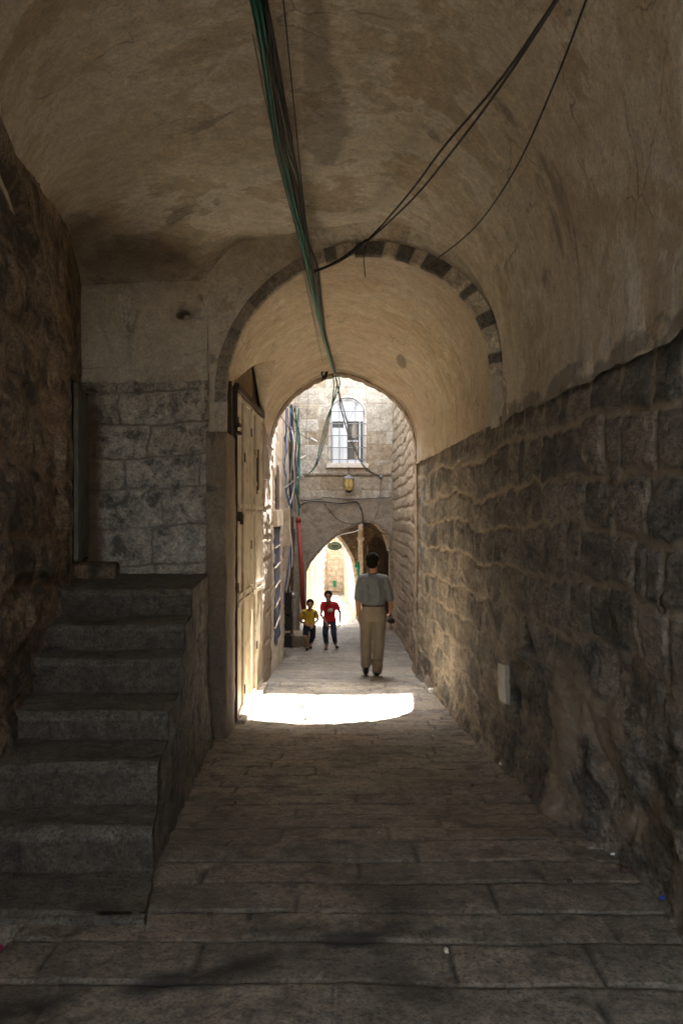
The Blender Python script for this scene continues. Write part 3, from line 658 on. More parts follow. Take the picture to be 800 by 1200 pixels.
def fascia(outl, ya, yb_, XO0, XO1, ZT, cx, cz):
    mb = MB(); bmv = mb.bm; outer = []
    for x, z in outl:
        if z < cz: outer.append((XO0 if x < cx else XO1, z))
        else:
            dx, dz = x - cx, z - cz; k = 1e9
            if dx < -1e-6: k = min(k, (XO0 - cx) / dx)
            if dx > 1e-6: k = min(k, (XO1 - cx) / dx)
            if dz > 1e-6: k = min(k, (ZT - cz) / dz)
            outer.append((cx + dx * k, cz + dz * k))
    I0 = [bmv.verts.new((x, ya, z)) for x, z in outl]; O0 = [bmv.verts.new((x, ya, z)) for x, z in outer]
    I1 = [bmv.verts.new((x, yb_, z)) for x, z in outl]; O1 = [bmv.verts.new((x, yb_, z)) for x, z in outer]
    for k in range(len(outl) - 1):
        bmv.faces.new((I0[k], I0[k + 1], O0[k + 1], O0[k])); bmv.faces.new((I1[k], O1[k], O1[k + 1], I1[k + 1]))
        bmv.faces.new((I0[k], I1[k], I1[k + 1], I0[k + 1])); bmv.faces.new((O0[k], O0[k + 1], O1[k + 1], O1[k]))
    return mb
mb = fascia(outl, YE + .003, YE + .35, -3.4, 2.4, 3.33, -.1, .9)
nb_ = []
for k in range(61):
    t = np.array([k / 60]); yv = np.array([YB]); xl0 = xL(yv) - .03; zl0 = np.clip(1.65 + .215 * (yv - 4.19), 1.2, 2.38)
    x, z = prof(yv, t, xl0, xR(yv), zl0 - .15, .74 + 0 * yv, zl0, 1.07 + 0 * yv, crownY(yv), 0., .9, .92); nb_.append((float(x[0]), float(z[0])))
mf = fascia([(nb_[0][0], -2.0)] + nb_ + [(nb_[-1][0], -2.0)], YB - .3, YB - .003, -3.5, 2.45, 3.33, 0, .7)
tag(mf.build('back_light_block', M['dim_stone']), 'unseen wall added round the near mouth, behind the viewer, against light leaks', 'wall')  # added out of view to shut out light above the vault
o = mb.build('gate_arch_wall', M['pilaster']); tag(o, 'wall with the tall pointed opening where the passage meets the open lane', 'wall')

# --- behind the camera: open lane
mb = MB(); mb.box((2.1, -8, -.3), (.6, 12, 3.6)); tag(mb.build('house_wall', M['dim_stone']), 'plain stone house wall behind the viewer on the right', 'wall')
mb = MB(); mb.box((-2.7, -8, -.3), (.6, 12, 3.6)); tag(mb.build('house_wall', M['dim_stone']), 'plain stone house wall behind the viewer on the left', 'wall')

# ------------------------------------------------------------------ the open lane beyond
# right outer wall
def ro_extra(Yg, Zg, D, sid, jt):
    low = sstep(.0, -.5, Zg); D = D * (1 - .3 * low) + .05 * low * fbm(Yg * 2, Zg * 2, 211, 4)
    row = np.sin(Zg * 2 * math.pi / .36) * .0
    return D, sid, jt
o = wallsheet('rustic_wall', M['boss'], np.concatenate([steps_y(YE - .02, 23.7, .005)]), np.arange(-3.4, 3.4, .03), xR, -1, (.24, .30), (.3, .6), 12, .012, .035, .035, .03, (.4, 0, 0), extra=ro_extra,
              attrs_fn=lambda y, z: sstep(.2, -.6, z + .3 * fbm(y * 1.5, z * 1.5, 213, 4)) * .55)
tag(o, 'tall wall of rough bossed limestone on the right of the open lane', 'wall')
# left outer wall
def lo_keep(Yg, Zg):
    yc = (Yg[:-1, :-1] + Yg[1:, 1:]) / 2; zc = (Zg[:-1, :-1] + Zg[1:, 1:]) / 2
    return ~((yc > 13.42) & (yc < 15.1) & (zc > -2.1) & (zc < -.2))
o = wallsheet('plastered_house', M['outer_plaster'], steps_y(YE + .2, 23.7, .005), np.arange(-3.4, 3.6, .03), xLo, 1, (.3, .4), (.4, .9), 14, .008, .03, .012, .03, (-.5, 0, 0), keep=lo_keep)
tag(o, 'pale plastered house front on the left of the open lane', 'building')
root = empty('blue_shutter_door', (-1.24, 14.26, -2.1), 'narrow deep blue slatted door under a pale lintel in the left house', 'door')
mb = MB()
for k in range(6):
    z0 = -2.1 + k * .315; mb.box((-1.225, 14.26, z0 + .15), (.03, 1.55, .285), Matrix.Rotation(.035, 3, 'Z'), .006)
mb.build('door_leaf', M['blue_paint'], root)
mb = MB()
for k in range(1, 6): mb.box((-1.215, 14.26, -2.1 + k * .315 - .008), (.04, 1.56, .02), Matrix.Rotation(.035, 3, 'Z'))
mb.build('rail', M['trim'], root)
mb = MB(); mb.box((-1.21, 14.26, -.06), (.10, 1.95, .27), Matrix.Rotation(.035, 3, 'Z'), .01); mb.build('lintel', M['trim'], root)
mb = MB(); mb.box((-1.29, 14.26, -1.15), (.03, 1.7, 1.95), Matrix.Rotation(.035, 3, 'Z')); mb.build('door_backing', M['black_iron'], root)
# small brown arched niche above the blue door
poly = [(-.13, -.5), (.13, -.5), (.13, .1)] + [(.13 * math.cos(a), .1 + .2 * math.sin(a)) for a in np.linspace(.1, math.pi - .1, 9)] + [(-.13, .1)]
mb = MB(); mb.prism(poly, -.02, .02); bmesh.ops.transform(mb.bm, matrix=Matrix.Translation((-1.20, 14.0, .52)) @ Matrix.Rotation(math.pi / 2, 4, 'Z') @ Matrix.Scale(2.2, 4, (1, 0, 0)), verts=mb.bm.verts)
tag(mb.build('small_shutter', M['rust']), 'small brown round headed shutter above the blue door', 'shutter')

# pipes, boxes and meters on the left house
def xw(y): return float(xLo(y))
root = empty('electric_meter_stack', (xw(17) + .05, 17, -2.4), 'stack of dark electric meters low on the left house wall', 'electric meter')
for k, (zz, hh) in enumerate(((-1.85, .5), (-2.25, .34), (-2.6, .3))):
    mb = MB(); mb.box((xw(17) + .09, 17.0, zz + .1), (.16, .42, hh - .06), None, .015); mb.build('meter_box', M['black_iron'], root)
mb = MB(); mb.ball((xw(17) + .17, 16.95, -1.62), .07); mb.build('meter_glass', M['grey_metal'], root)
tag(MB().box((xw(16.6) + .06, 16.6, -.25), (.14, .5, .75), None, .02).build('cable_cabinet', M['outer_plaster']), 'pale boxed cable cabinet high on the left house wall below the tangled cables', 'cabinet')
tag(MB().box((xw(18.3) + .12, 18.3, -1.2), (.06, .3, 3.3), None, .02).build('drain_pipe', M['rust']), 'brown square drainpipe running down the left house wall beside the meters', 'pipe')
mb = MB(); a_ = P(349.5, 612, 21.5); b_ = P(355.5, 714, 21.0); mb.tube([a_, a_.lerp(b_, .5) + Vector((.01, 0, 0)), b_], .06, 10)
mb.cyl(a_ + Vector((0, 0, .0)), a_ + Vector((0, 0, .12)), .075, .07, 10)
tag(mb.build('red_pipe', M['red_paint'], None, True), 'thick red downpipe leaning beside the far arch', 'pipe')
tag(MB().box((-1.13, 19.8, float(gz(19.8)) + .13), (.42, .9, .34), None, .03).build('stone_bench', M['dim_stone']), 'low stone block on the lane by the red pipe, behind the boy', 'stone block')

# --- the house across the end of the open lane
YF = 23.5
def archF():
    pts = [(350, 745), (352, 700), (358, 672), (364, 660), (372, 650), (380, 641), (390, 632), (400, 624.5), (410, 619), (419, 615), (428, 612), (436, 613.5), (444, 617), (451, 622), (455, 627), (456.5, 640), (457, 745)]
    return [((x - 410) * YF / 1000, (603 - z) * YF / 1000) for x, z in pts]
AF = archF()
WX0, WX1, WZ0, WZ1 = (387 - 410) * YF / 1000, (427 - 410) * YF / 1000, (545 - 0) * 0 + (603 - 543) * YF / 1000, (603 - 493) * YF / 1000
WR = (WX1 - WX0) / 2; WXC = (WX0 + WX1) / 2; WTOP = (603 - 466) * YF / 1000
def winpoly(g=0.0):
    pts = [(WX0 - g, WZ0 - g), (WX1 + g, WZ0 - g)]
    for a in np.linspace(0, math.pi, 17): pts.append((WXC + (WR + g) * math.cos(a), WTOP - WR + (WR + g) * math.sin(a)))
    return pts
def inpoly(px, pz, poly):
    ins = np.zeros(px.shape, bool); n = len(poly)
    for i in range(n):
        x1, z1 = poly[i]; x2, z2 = poly[(i + 1) % n]
        if z1 == z2: continue
        c = ((z1 > pz) != (z2 > pz)) & (px < (x2 - x1) * (pz - z1) / (z2 - z1) + x1); ins ^= c
    return ins
root = empty('gate_house', (0, YF, -3.2), 'limestone house spanning the lane above a dark pointed arch', 'building')
xsf = np.arange(-1.95, 1.6, .022); zsf = np.concatenate([np.arange(-3.4, 4.2, .022), np.arange(4.4, 11.55, .25)])
Xg, Zg = np.meshgrid(xsf, zsf, indexing='ij')
Hh, sid, jt, s2 = masonry(Xg, Zg, (.34, .46), (.45, .95), 61, jw=.006, bev=.012, warp=.008)
lowp = sstep(.55, .40, Zg)
D = (.012 * Hh + .008 * s2) * (1 - lowp) + lowp * (.02 + .03 * fbm(Xg * 4, Zg * 4, 301, 5)) + .004 * fbm(Xg * 9, Zg * 9, 302, 3)
xc = (Xg[:-1, :-1] + Xg[1:, 1:]) / 2; zc = (Zg[:-1, :-1] + Zg[1:, 1:]) / 2
keep = ~(inpoly(xc, zc, AF) | inpoly(xc, zc, winpoly()))
sidf = sid * (1 - lowp) + lowp * (.3 + .3 * fbm(Xg * 2, Zg * 2, 303, 3)); sidf = np.where(Zg > 1.05, .35 + sidf * .65, sidf * .75)
o = sheet('front_wall', Xg, YF - D, Zg, M['facade'], root, dict(sid=np.clip(sidf, 0, 1), joint=jt * (1 - lowp), stain_shade=np.clip(lowp * .5 + .12 * sstep(1.1, .9, Zg), 0, 1)), keep=keep)
# trim round the arch, soffit
def band(poly, y0, y1, w, name, mat, parent, closed=False, inset=.0):
    mb = MB(); bmv = mb.bm; n = len(poly); IN = []; 
    for i, (x, z) in enumerate(poly):
        a = poly[max(i - 1, 0)] if not closed else poly[i - 1]; b = poly[min(i + 1, n - 1)] if not closed else poly[(i + 1) % n]
        t = Vector((b[0] - a[0], 0, b[1] - a[1])); t.normalize(); nr = Vector((-t.z, 0, t.x)) if True else None
        p = Vector((x, 0, z)); IN.append((p, p + nr * w))
    rings = []
    for p, q in IN: rings.append([bmv.verts.new((p.x, y0, p.z)), bmv.verts.new((q.x, y0, q.z)), bmv.verts.new((q.x, y1, q.z)), bmv.verts.new((p.x, y1, p.z))])
    rg = list(zip(rings, rings[1:])) + ([(rings[-1], rings[0])] if closed else [])
    for A, B in rg:
        for k in range(4): bmv.faces.new((A[k], A[(k + 1) % 4], B[(k + 1) % 4], B[k]))
    if not closed: bmv.faces.new(rings[0][::-1]); bmv.faces.new(rings[-1])
    return mb.build(name, mat, parent)
band(AF, YF - .045, YF + .5, .07, 'arch_soffit', M['dim_stone'], root)
wp = winpoly()
band(wp, YF - .03, YF + .22, -.05, 'window_reveal', M['trim'], root, closed=True)
mb = MB(); mb.box((-.2, YF - .02, 1.10), (3.4, .09, .06), None, .01); mb.build('string_course', M['dim_stone'], root)
mb = MB(); mb.box((.8, YF + 2.6, 7.8), (6.5, 4.8, 7.5)); mb.box((-.2, YF + 2.6, 1.2), (3.5, 3.9, 1.9)); mb.box((-.2, YF + 4.0, 4.0), (3.5, 1.0, 3.0)); mb.build('house_body', M['facade'], root)
# window
win = empty('arched_window', (WXC, YF, WZ0), 'white round headed window with iron grille above the far arch', 'window')
band(winpoly(-.004), YF + .03, YF + .09, .05, 'window_frame', M['white_paint'], win, closed=True)
ztr = (603 - 492.5) * YF / 1000
mb = MB(); mb.box((WXC, YF + .06, ztr), (WX1 - WX0 - .06, .07, .05)); mb.box((WXC - .05, YF + .065, (WZ0 + ztr) / 2), (.11, .06, ztr - WZ0 - .03)); 
mb.box((WX1 - .13, YF + .07, (WZ0 + ztr) / 2), (.03, .05, ztr - WZ0)); mb.box((WXC + .14, YF + .07, WZ0 + .62), (.3, .05, .035)); mb.box((WXC + .14, YF + .07, WZ0 + .06), (.34, .05, .09)); mb.build('mullion', M['white_paint'], win)
fan = [(x, z) for x, z in winpoly(-.03) if z > ztr + .01]; fan = [(WX1 - .03, ztr + .02)] + fan + [(WX0 + .03, ztr + .02)]
mb = MB(); mb.prism(fan, YF + .10, YF + .115); mb.build('fanlight_pane', M['window_panel'], win)
mb = MB(); mb.box((WX0 + .22, YF + .12, WZ0 + .50), (.32, .01, .98)); mb.build('bright_panel', M['window_panel'], win)
mb = MB(); mb.box((WXC, YF + .17, (WZ0 + ztr) / 2), (WX1 - WX0, .02, ztr - WZ0)); mb.build('window_pane', M['glass_dark'], win)
mb = MB(); mb.box((WXC + .19, YF + .13, WZ0 + .93), (.12, .01, .42)); mb.box((WXC + .24, YF + .13, WZ0 + .35), (.09, .01, .5)); mb.build('window_panel', M['outer_plaster'], win)
mb = MB()
for k in range(5):
    x = WX0 + .03 + k * (WX1 - WX0 - .06) / 4; ztp = WTOP - WR + math.sqrt(max(WR ** 2 - (x - WXC) ** 2, 0)) ; mb.cyl((x, YF - .05, WZ0 - .1 + .06), (x, YF - .05, ztp), .012, n=6)
for k in range(6):
    z = WZ0 + .1 + k * .33
    if z < WTOP - .1: hw = WR + .05 if z < WTOP - WR else math.sqrt(max(WR ** 2 - (z - WTOP + WR) ** 2, 0)); mb.cyl((WXC - hw, YF - .055, z), (WXC + hw, YF - .055, z), .012, n=6)
mb.tube([(WXC + WR * math.cos(a), YF - .05, WTOP - WR + WR * math.sin(a)) for a in np.linspace(0, math.pi, 17)], .012)
mb.tube([(WXC - .3 * (1 - t), YF - .05, WTOP - .08 - .62 * t) for t in (0, .5, 1)], .010); mb.tube([(WXC + .3 * (1 - t), YF - .05, WTOP - .08 - .62 * t) for t in (0, .5, 1)], .010)
mb.build('grille', M['grey_metal'], win)
mb = MB(); mb.box((WXC, YF - .05, WZ0 - .07), (WX1 - WX0 + .22, .14, .12), None, .015); mb.build('sill', M['trim'], win)

# lantern under the window
lc = P(408.5, 567, 23.1)
root = empty('lantern', (lc.x, lc.y, lc.z - .25), 'amber glass lantern hanging under the arched window', 'lantern')
mb = MB(); mb.loft([((lc.x, lc.y, lc.z - .21), .05, .05), ((lc.x, lc.y, lc.z - .17), .11, .11), ((lc.x, lc.y, lc.z - .08), .145, .145), ((lc.x, lc.y, lc.z + .14), .15, .15)], 8); mb.build('lamp_glass', M['amber'], root)
mb = MB(); mb.loft([((lc.x, lc.y, lc.z + .14), .17, .17), ((lc.x, lc.y, lc.z + .2), .09, .09), ((lc.x, lc.y, lc.z + .24), .03, .03)], 8); mb.build('lamp_cap', M['grey_metal'], root)
mb = MB()
for k in range(8):
    a = 2 * math.pi * k / 8; mb.tube([(lc.x + .15 * math.cos(a), lc.y + .15 * math.sin(a), lc.z + .14), (lc.x + .148 * math.cos(a), lc.y + .148 * math.sin(a), lc.z - .08), (lc.x + .05 * math.cos(a), lc.y + .05 * math.sin(a), lc.z - .22)], .007, 5)
mb.loft([((lc.x, lc.y, lc.z - .24), .04, .04), ((lc.x, lc.y, lc.z - .19), .1, .1)], 8); mb.build('lamp_cage', M['rust'], root)
mb = MB(); mb.tube([(lc.x, lc.y, lc.z + .22), (lc.x, lc.y, lc.z + .42), (lc.x, YF - .02, lc.z + .5)], .012); mb.build('bracket', M['rust'], root)

# --- passage under the house, second arch, and the sunlit lane beyond
YP = 26.6
def q(px, py, d): return ((px - 410) * d / 1000, (603 - py) * d / 1000)
oa = [q(x, z, YP) for x, z in ((354, 760), (354, 700), (356, 672), (361, 655), (369, 642), (378, 632), (387, 626), (395, 630), (403, 640), (411, 655), (415, 676), (418, 705), (418, 760))]
ob = [q(x, z, YP) for x, z in ((428, 760), (430, 640), (435, 631), (442, 628), (450, 634), (456, 645), (456, 760))]
root = empty('second_arch', (0, YP, -3.3), 'darker stone wall with a pointed arch seen through the gate house', 'arch')
xs2 = np.arange(-1.9, 1.6, .03); zs2 = np.arange(-3.5, .4, .03)
Xg, Zg = np.meshgrid(xs2, zs2, indexing='ij'); Hh, sid, jt, s2 = masonry(Xg, Zg, (.25, .3), (.3, .5), 71, jw=.01, bev=.02, warp=.01)
xc = (Xg[:-1, :-1] + Xg[1:, 1:]) / 2; zc = (Zg[:-1, :-1] + Zg[1:, 1:]) / 2
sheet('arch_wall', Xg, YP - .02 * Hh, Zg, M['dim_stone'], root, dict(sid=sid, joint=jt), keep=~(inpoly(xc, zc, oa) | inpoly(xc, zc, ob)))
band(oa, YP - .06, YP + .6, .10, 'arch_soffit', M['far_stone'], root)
band(ob, YP - .03, YP + .5, .05, 'niche_edge', M['dim_stone'], root)
mb = MB(); mb.box((.33, YP - .12, -1.9), (.15, .24, 3.4), None, .02); mb.box((.33, YP - .14, -.75), (.22, .3, .10), None, .02); mb.build('pier', M['far_stone'], root)
mb = MB(); mb.box((.3, YP + 1.4, -1.7), (0.02, 1.8, 4.2)); mb.box((1.3, YP + 1.4, -1.7), (0.02, 1.8, 4.2)); mb.box((.8, YP + 2.3, -1.7), (1.0, .02, 4.2)); mb.box((.8, YP + 1.2, .3), (1.2, 2.2, .1)); mb.build('niche_room', M['dim_stone'], root)
# vault and side walls of the passage under the house
t = np.linspace(0, 1, 60); yy = np.linspace(YF + .35, YP + .02, 40); T, Yv = np.meshgrid(t, yy, indexing='ij')
Xv, Zv = prof(Yv, T, -1.6 + 0 * T, 1.2 + 0 * T, -3.5 + 0 * T, -3.5 + 0 * T, -1.6 + 0 * T, -1.1 + 0 * T, .1 + 0 * T, 0)
rootp = empty('under_passage', (0, YF + 1.5, -3.3), 'pale plastered vault under the gate house behind the first arch', 'vault')
sheet('passage_vault', Xv, Yv, Zv + .02 * fbm(Xv * 3, Yv * 3, 401, 3), M['outer_plaster'], rootp, dict(stain_shade=0 * Xv, soot_shade=sstep(.1, .5, fbm(Xv * 2, Yv * 2, 402, 3)) * .4))
mb = MB()
pr = [(1.12 * math.cos(a) + .0, -1.1 + 1.12 * math.sin(a)) for a in np.linspace(.05, 1.5, 14)]
for k, (x, z) in enumerate(pr[:-1]): pass
mb.tube([(x, YF + 1.1 + .0 * k, z) for k, (x, z) in enumerate(pr)], .07, 6); mb.build('vault_rib', M['far_stone'], rootp)
# sunlit lane beyond
def wy(name, x0, y0, x1, y1, z0, z1, seed, label, mat='far_stone', th=.4, cat='building'):
    L = math.hypot(x1 - x0, y1 - y0); us = np.arange(0, L, .05); zs_ = np.arange(z0, z1, .05); Ug, Zg = np.meshgrid(us, zs_, indexing='ij')
    Hh, sid, jt, s2 = masonry(Ug, Zg, (.22, .3), (.3, .6), seed, jw=.012, bev=.03, warp=.02)
    tx, ty = (x1 - x0) / L, (y1 - y0) / L; nx, ny = ty, -tx
    D = .03 * Hh + .03 * fbm(Ug * 2, Zg * 2, seed + 2, 4)
    o = sheet(name, x0 + tx * Ug + nx * D, y0 + ty * Ug + ny * D, Zg, M[mat], None, dict(sid=sid, joint=jt), back=(-nx * th, -ny * th, 0))
    return tag(o, label, cat)
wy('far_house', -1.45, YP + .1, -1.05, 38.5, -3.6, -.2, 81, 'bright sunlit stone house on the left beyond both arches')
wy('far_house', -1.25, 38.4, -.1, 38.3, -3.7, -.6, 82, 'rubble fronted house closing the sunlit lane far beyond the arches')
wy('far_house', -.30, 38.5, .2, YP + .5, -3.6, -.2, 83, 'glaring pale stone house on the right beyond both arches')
for k, (x, y) in enumerate(((-1.36, 28.5), (-1.29, 30.6), (-1.22, 33.2))):
    tag(MB().box((x, y, -2.2), (.16, .28, 2.8), None, .02).build('door_jamb', M['trim']), ('nearest', 'middle', 'farthest')[k] + ' of the tall pale jambs along the sunlit left house', 'pilaster', 'pale jambs in the sunlit lane')
tag(MB().box((-.98 + .86, 33.2, -2.2), (.14, .3, 2.7), None, .02).build('door_jamb', M['trim']), 'pale stone jamb on the right house of the sunlit lane', 'pilaster', 'pale jambs in the sunlit lane')
# green oval sign, green pole and green shutter marks
sc_ = P(392, 640, 26.1)
root = empty('oval_sign', sc_, 'green and white half oval sign hanging in the second arch', 'sign')
pl = [(.22 * math.cos(a), .13 * math.sin(a)) for a in np.linspace(0, 2 * math.pi, 24, endpoint=False)]
mb = MB(); mb.prism([(sc_.x + x, sc_.z + z) for x, z in pl], sc_.y - .01, sc_.y + .02); mb.build('sign_board', M['white_paint'], root)
mb = MB(); mb.tube([(sc_.x + .2 * math.cos(a), sc_.y - .02, sc_.z + .11 * math.sin(a)) for a in np.linspace(0, 2 * math.pi, 24)], .015, 5); mb.box((sc_.x, sc_.y - .018, sc_.z + .01), (.22, .01, .03)); mb.box((sc_.x, sc_.y - .018, sc_.z - .045), (.14, .01, .02)); mb.build('sign_lettering', M['green_sign'], root)
mb = MB(); mb.cyl((sc_.x, sc_.y, sc_.z + .12), (sc_.x, sc_.y, sc_.z + .3), .01); mb.build('sign_hook', M['rust'], root)
root = empty('green_lamp_post', P(421, 735, 26.1), 'slim green post with a white stripe beside the second arch pier', 'post')
a_ = P(420, 658, 26.1); mb = MB(); mb.cyl((a_.x, a_.y, -3.25), a_, .035); mb.ball(a_ + Vector((-.03, 0, -.15)), (.09, .06, .09)); mb.build('post_pole', M['green_sign'], root)
mb = MB(); mb.box((a_.x + .06, a_.y - .01, -2.35), (.03, .03, 1.8)); mb.build('stripe', M['white_paint'], root)
for (px, py) in ((392, 683), (388, 699), (394, 712)):
    a_ = P(px, py, 38.1); 
tag(MB().box(P(392, 684, 38.05), (.16, .08, .28), None, .02).build('wall_lamp', M['green_sign']), 'small green box on the far rubble house wall', 'box')
# bright awning-like grey shutter at the left foot of the far arch
tag(MB().box(P(350, 690, 26.0), (.5, .1, 1.9), None, .02).build('grey_shutter', M['grey_metal']), 'grey metal shutter at the left inside the far arch', 'shutter')

# ------------------------------------------------------------------ cables
def cable(name, pts, r, mat, label, cat='cable', sub=8, group=None, n=6):
    return tag(MB().tube(spline(pts, sub), r, n).build(name, M[mat], None, True), label, cat, group)
RING = P(369, 312, 7.3)
root = empty('cable_bundle', RING, 'bundle of green and black cables hung along the crown of the vault', 'cable bundle')
gp = [P(286, -40, 4.0), P(300, 15, 4.2), P(313, 90, 4.7), P(325, 170, 5.3), P(340, 235, 6.1), P(355, 290, 6.9), P(366, 340, 8.0), P(377, 390, 9.6), P(391, 436, 12.0)]
for off, r in ((0, .016), (.028, .010), (-.012, .008)):
    MB().tube(spline([p + Vector((off * (1 if i < 7 else .4), 0, .012 * math.sin(i * 2 + off * 90))) for i, p in enumerate(gp)]), r, 7).build('green_cable', M['green_cable'], root, True)
bp = [P(294, -40, 4.0), P(308, 15, 4.2), P(320, 90, 4.7), P(334, 170, 5.3), P(346, 215, 6.0), P(357, 280, 6.8), P(367, 318, 7.4), P(375, 360, 8.6), P(382, 400, 10.2), P(393, 438, 12.1)]
for j, (off, r) in enumerate(((0, .012), (.014, .009), (.024, .008), (.034, .010), (-.012, .007))):
    MB().tube(spline([p + Vector(((off + .010 * math.sin(i * 1.7 + j)) * (1 if i < 7 else .35), 0, .02 * math.sin(i * 1.3 + j * 2))) for i, p in enumerate(bp)]), r, 6).build('black_cable', M['black_cable'], root, True)
cable('thin_wire', [P(331, -10, 4.3), P(345, 130, 5.1), P(356, 240, 6.3), P(364, 296, 7.2)], .004, 'black_cable', 'thin straight wire along the vault just right of the cable bundle', 'wire')
cable('thin_wire', [P(296, 40, 4.3), P(318, 150, 5.0), P(345, 260, 6.5), P(358, 330, 7.8), P(375, 410, 10.6), P(380, 432, 11.9)], .004, 'grey_cable', 'thin slack wire on the left of the green cable', 'wire')
cable('tied_cable', [P(369, 318, 7.2), P(384, 312, 7.2), P(405, 300, 7.1), P(420, 288, 7.05), P(430, 281, 7.0)], .012, 'black_cable', 'short knotted black cable strung across under the dark ring crown')
for j, (dx, dz) in enumerate(((0, 0), (9, 3))):
    cable('branch_cable', [P(368, 319, 7.15), P(400, 305, 7.1), P(431, 281 + j, 7.0), P(478 + dx * .5, 228 + dz * 2, 5.9), P(520 + dx, 172 + dz * 2, 5.0), P(585 + dx * .4, 95 + dz, 4.15), P(652 + dx * .2, -2, 3.4), P(680, -40, 3.2)], .0075, 'black_cable', ('straighter', 'slacker')[j] + ' of the two black cables from the ring to the upper right corner', group='paired black cables to the upper right')
cable('slack_wire', [P(498, 310, 6.8), P(520, 297, 6.2), P(560, 262, 5.2), P(605, 195, 4.3), P(650, 95, 3.6), P(688, -5, 3.05), P(700, -40, 2.9)], .005, 'black_cable', 'thin drooping wire at the far right of the vault ending at the ring', 'wire')
cable('loose_end', [P(430, 284, 7.0), P(426, 300, 7.0), P(428, 325, 7.0)], .004, 'black_cable', 'short loose wire end dangling from the ring crown', 'wire')
cable('wall_wire', [P(295, 409, 10.3), P(306, 440, 11), P(322, 475, 12.0), P(338, 500, 14), P(352, 509, 17), P(366, 517, 20)], .008, 'black_cable', 'black wire sagging from the door recess out towards the left house', 'wire')
cable('wire_drop', [P(296, 408, 10.35), P(297, 440, 10.5), P(297, 470, 10.6)], .006, 'black_cable', 'short vertical wire in the corner above the cream door', 'wire')
cable('hanging_knot', [P(379, 432, 12.0), P(377, 438, 12.0), P(381, 444, 12.0), P(383, 436, 12.0), P(377, 446, 12.1)], .014, 'black_cable', 'small black knot of wire hanging at the opening crown')
# beyond the opening
tw = [P(392, 438, 12.2), P(395, 452, 12.8)]
g2 = 'cables strung across the open lane'
for j in range(3):
    d = j * 3
    cable('sagging_cable', [P(390 + d, 440, 12.2), P(391 + d, 455, 12.9), P(386 - d * .6, 492, 15), P(379 - d * .7, 522, 17), P(371 - d * .3, 545, 18.5), P(360, 556, 19.8), P(350, 560, 20.5)], .010, ('green_cable', 'black_cable', 'teal_cable')[j], ('green', 'black', 'teal')[j] + ' cable sagging left from the opening crown to the left house', group=g2)
for j in range(2):
    cable('sagging_cable', [P(393, 440, 12.2), P(396, 455, 12.9), P(401 + j * 3, 485, 15), P(412 + j * 2, 520, 18), P(428, 548 + j * 2, 21), P(446, 559, 23.3)], .012, ('black_cable', 'grey_cable')[j], ('black', 'grey')[j] + ' cable falling right from the opening crown to the facade bracket', group=g2)
cable('facade_cable', [P(446, 559, 23.3), P(445, 580, 23.4), P(441, 600, 23.4), P(438, 609, 23.4)], .014, 'grey_cable', 'grey cable dropping from the bracket to the arch crown')
cable('facade_cable', [P(352, 592, 23.3), P(362, 588, 23.35), P(378, 588, 23.4), P(400, 590, 23.4), P(415, 588, 23.4), P(421, 592, 23.4), P(425, 604, 23.4), P(425, 614, 23.4)], .016, 'black_cable', 'thick black cable pinned across the facade and turning down to the arch')
cable('facade_cable', [P(352, 587, 23.35), P(375, 585, 23.4), P(380, 583, 23.4), P(410, 585, 23.4), P(458, 583, 23.4)], .011, 'black_cable', 'level black cable pinned across the whole facade')
cable('facade_cable', [P(380, 590, 23.38), P(386, 598, 23.38), P(396, 609, 23.38), P(410, 614, 23.3), P(422, 613, 23.3)], .010, 'black_cable', 'thin black cable curving down to the left of the arch crown')
cable('facade_cable', [P(358, 508, 23.42), P(361, 470, 23.42), P(361, 440, 23.42)], .008, 'grey_cable', 'thin upright wire on the facade left of the window')
cable('facade_cable', [P(351, 560, 23.38), P(357, 545, 23.38), P(360, 538, 23.38), P(361, 508, 23.38)], .007, 'white_cable', 'thin pale wire rising up the facade left of the window')
cable('arch_cable', [P(393, 630, 23.1), P(402, 626, 23.1), P(412, 624, 23.1), P(420, 621, 23.1), P(425, 614, 23.1)], .016, 'white_cable', 'pale twisted cable hanging just under the arch crown')
cable('arch_cable', [P(425, 615, 23.2), P(436, 619, 23.2), P(448, 625, 23.2), P(457, 626, 23.2)], .012, 'black_cable', 'dark cable looping across the right shoulder of the arch')
gl = 'tangle of cables on the left house'
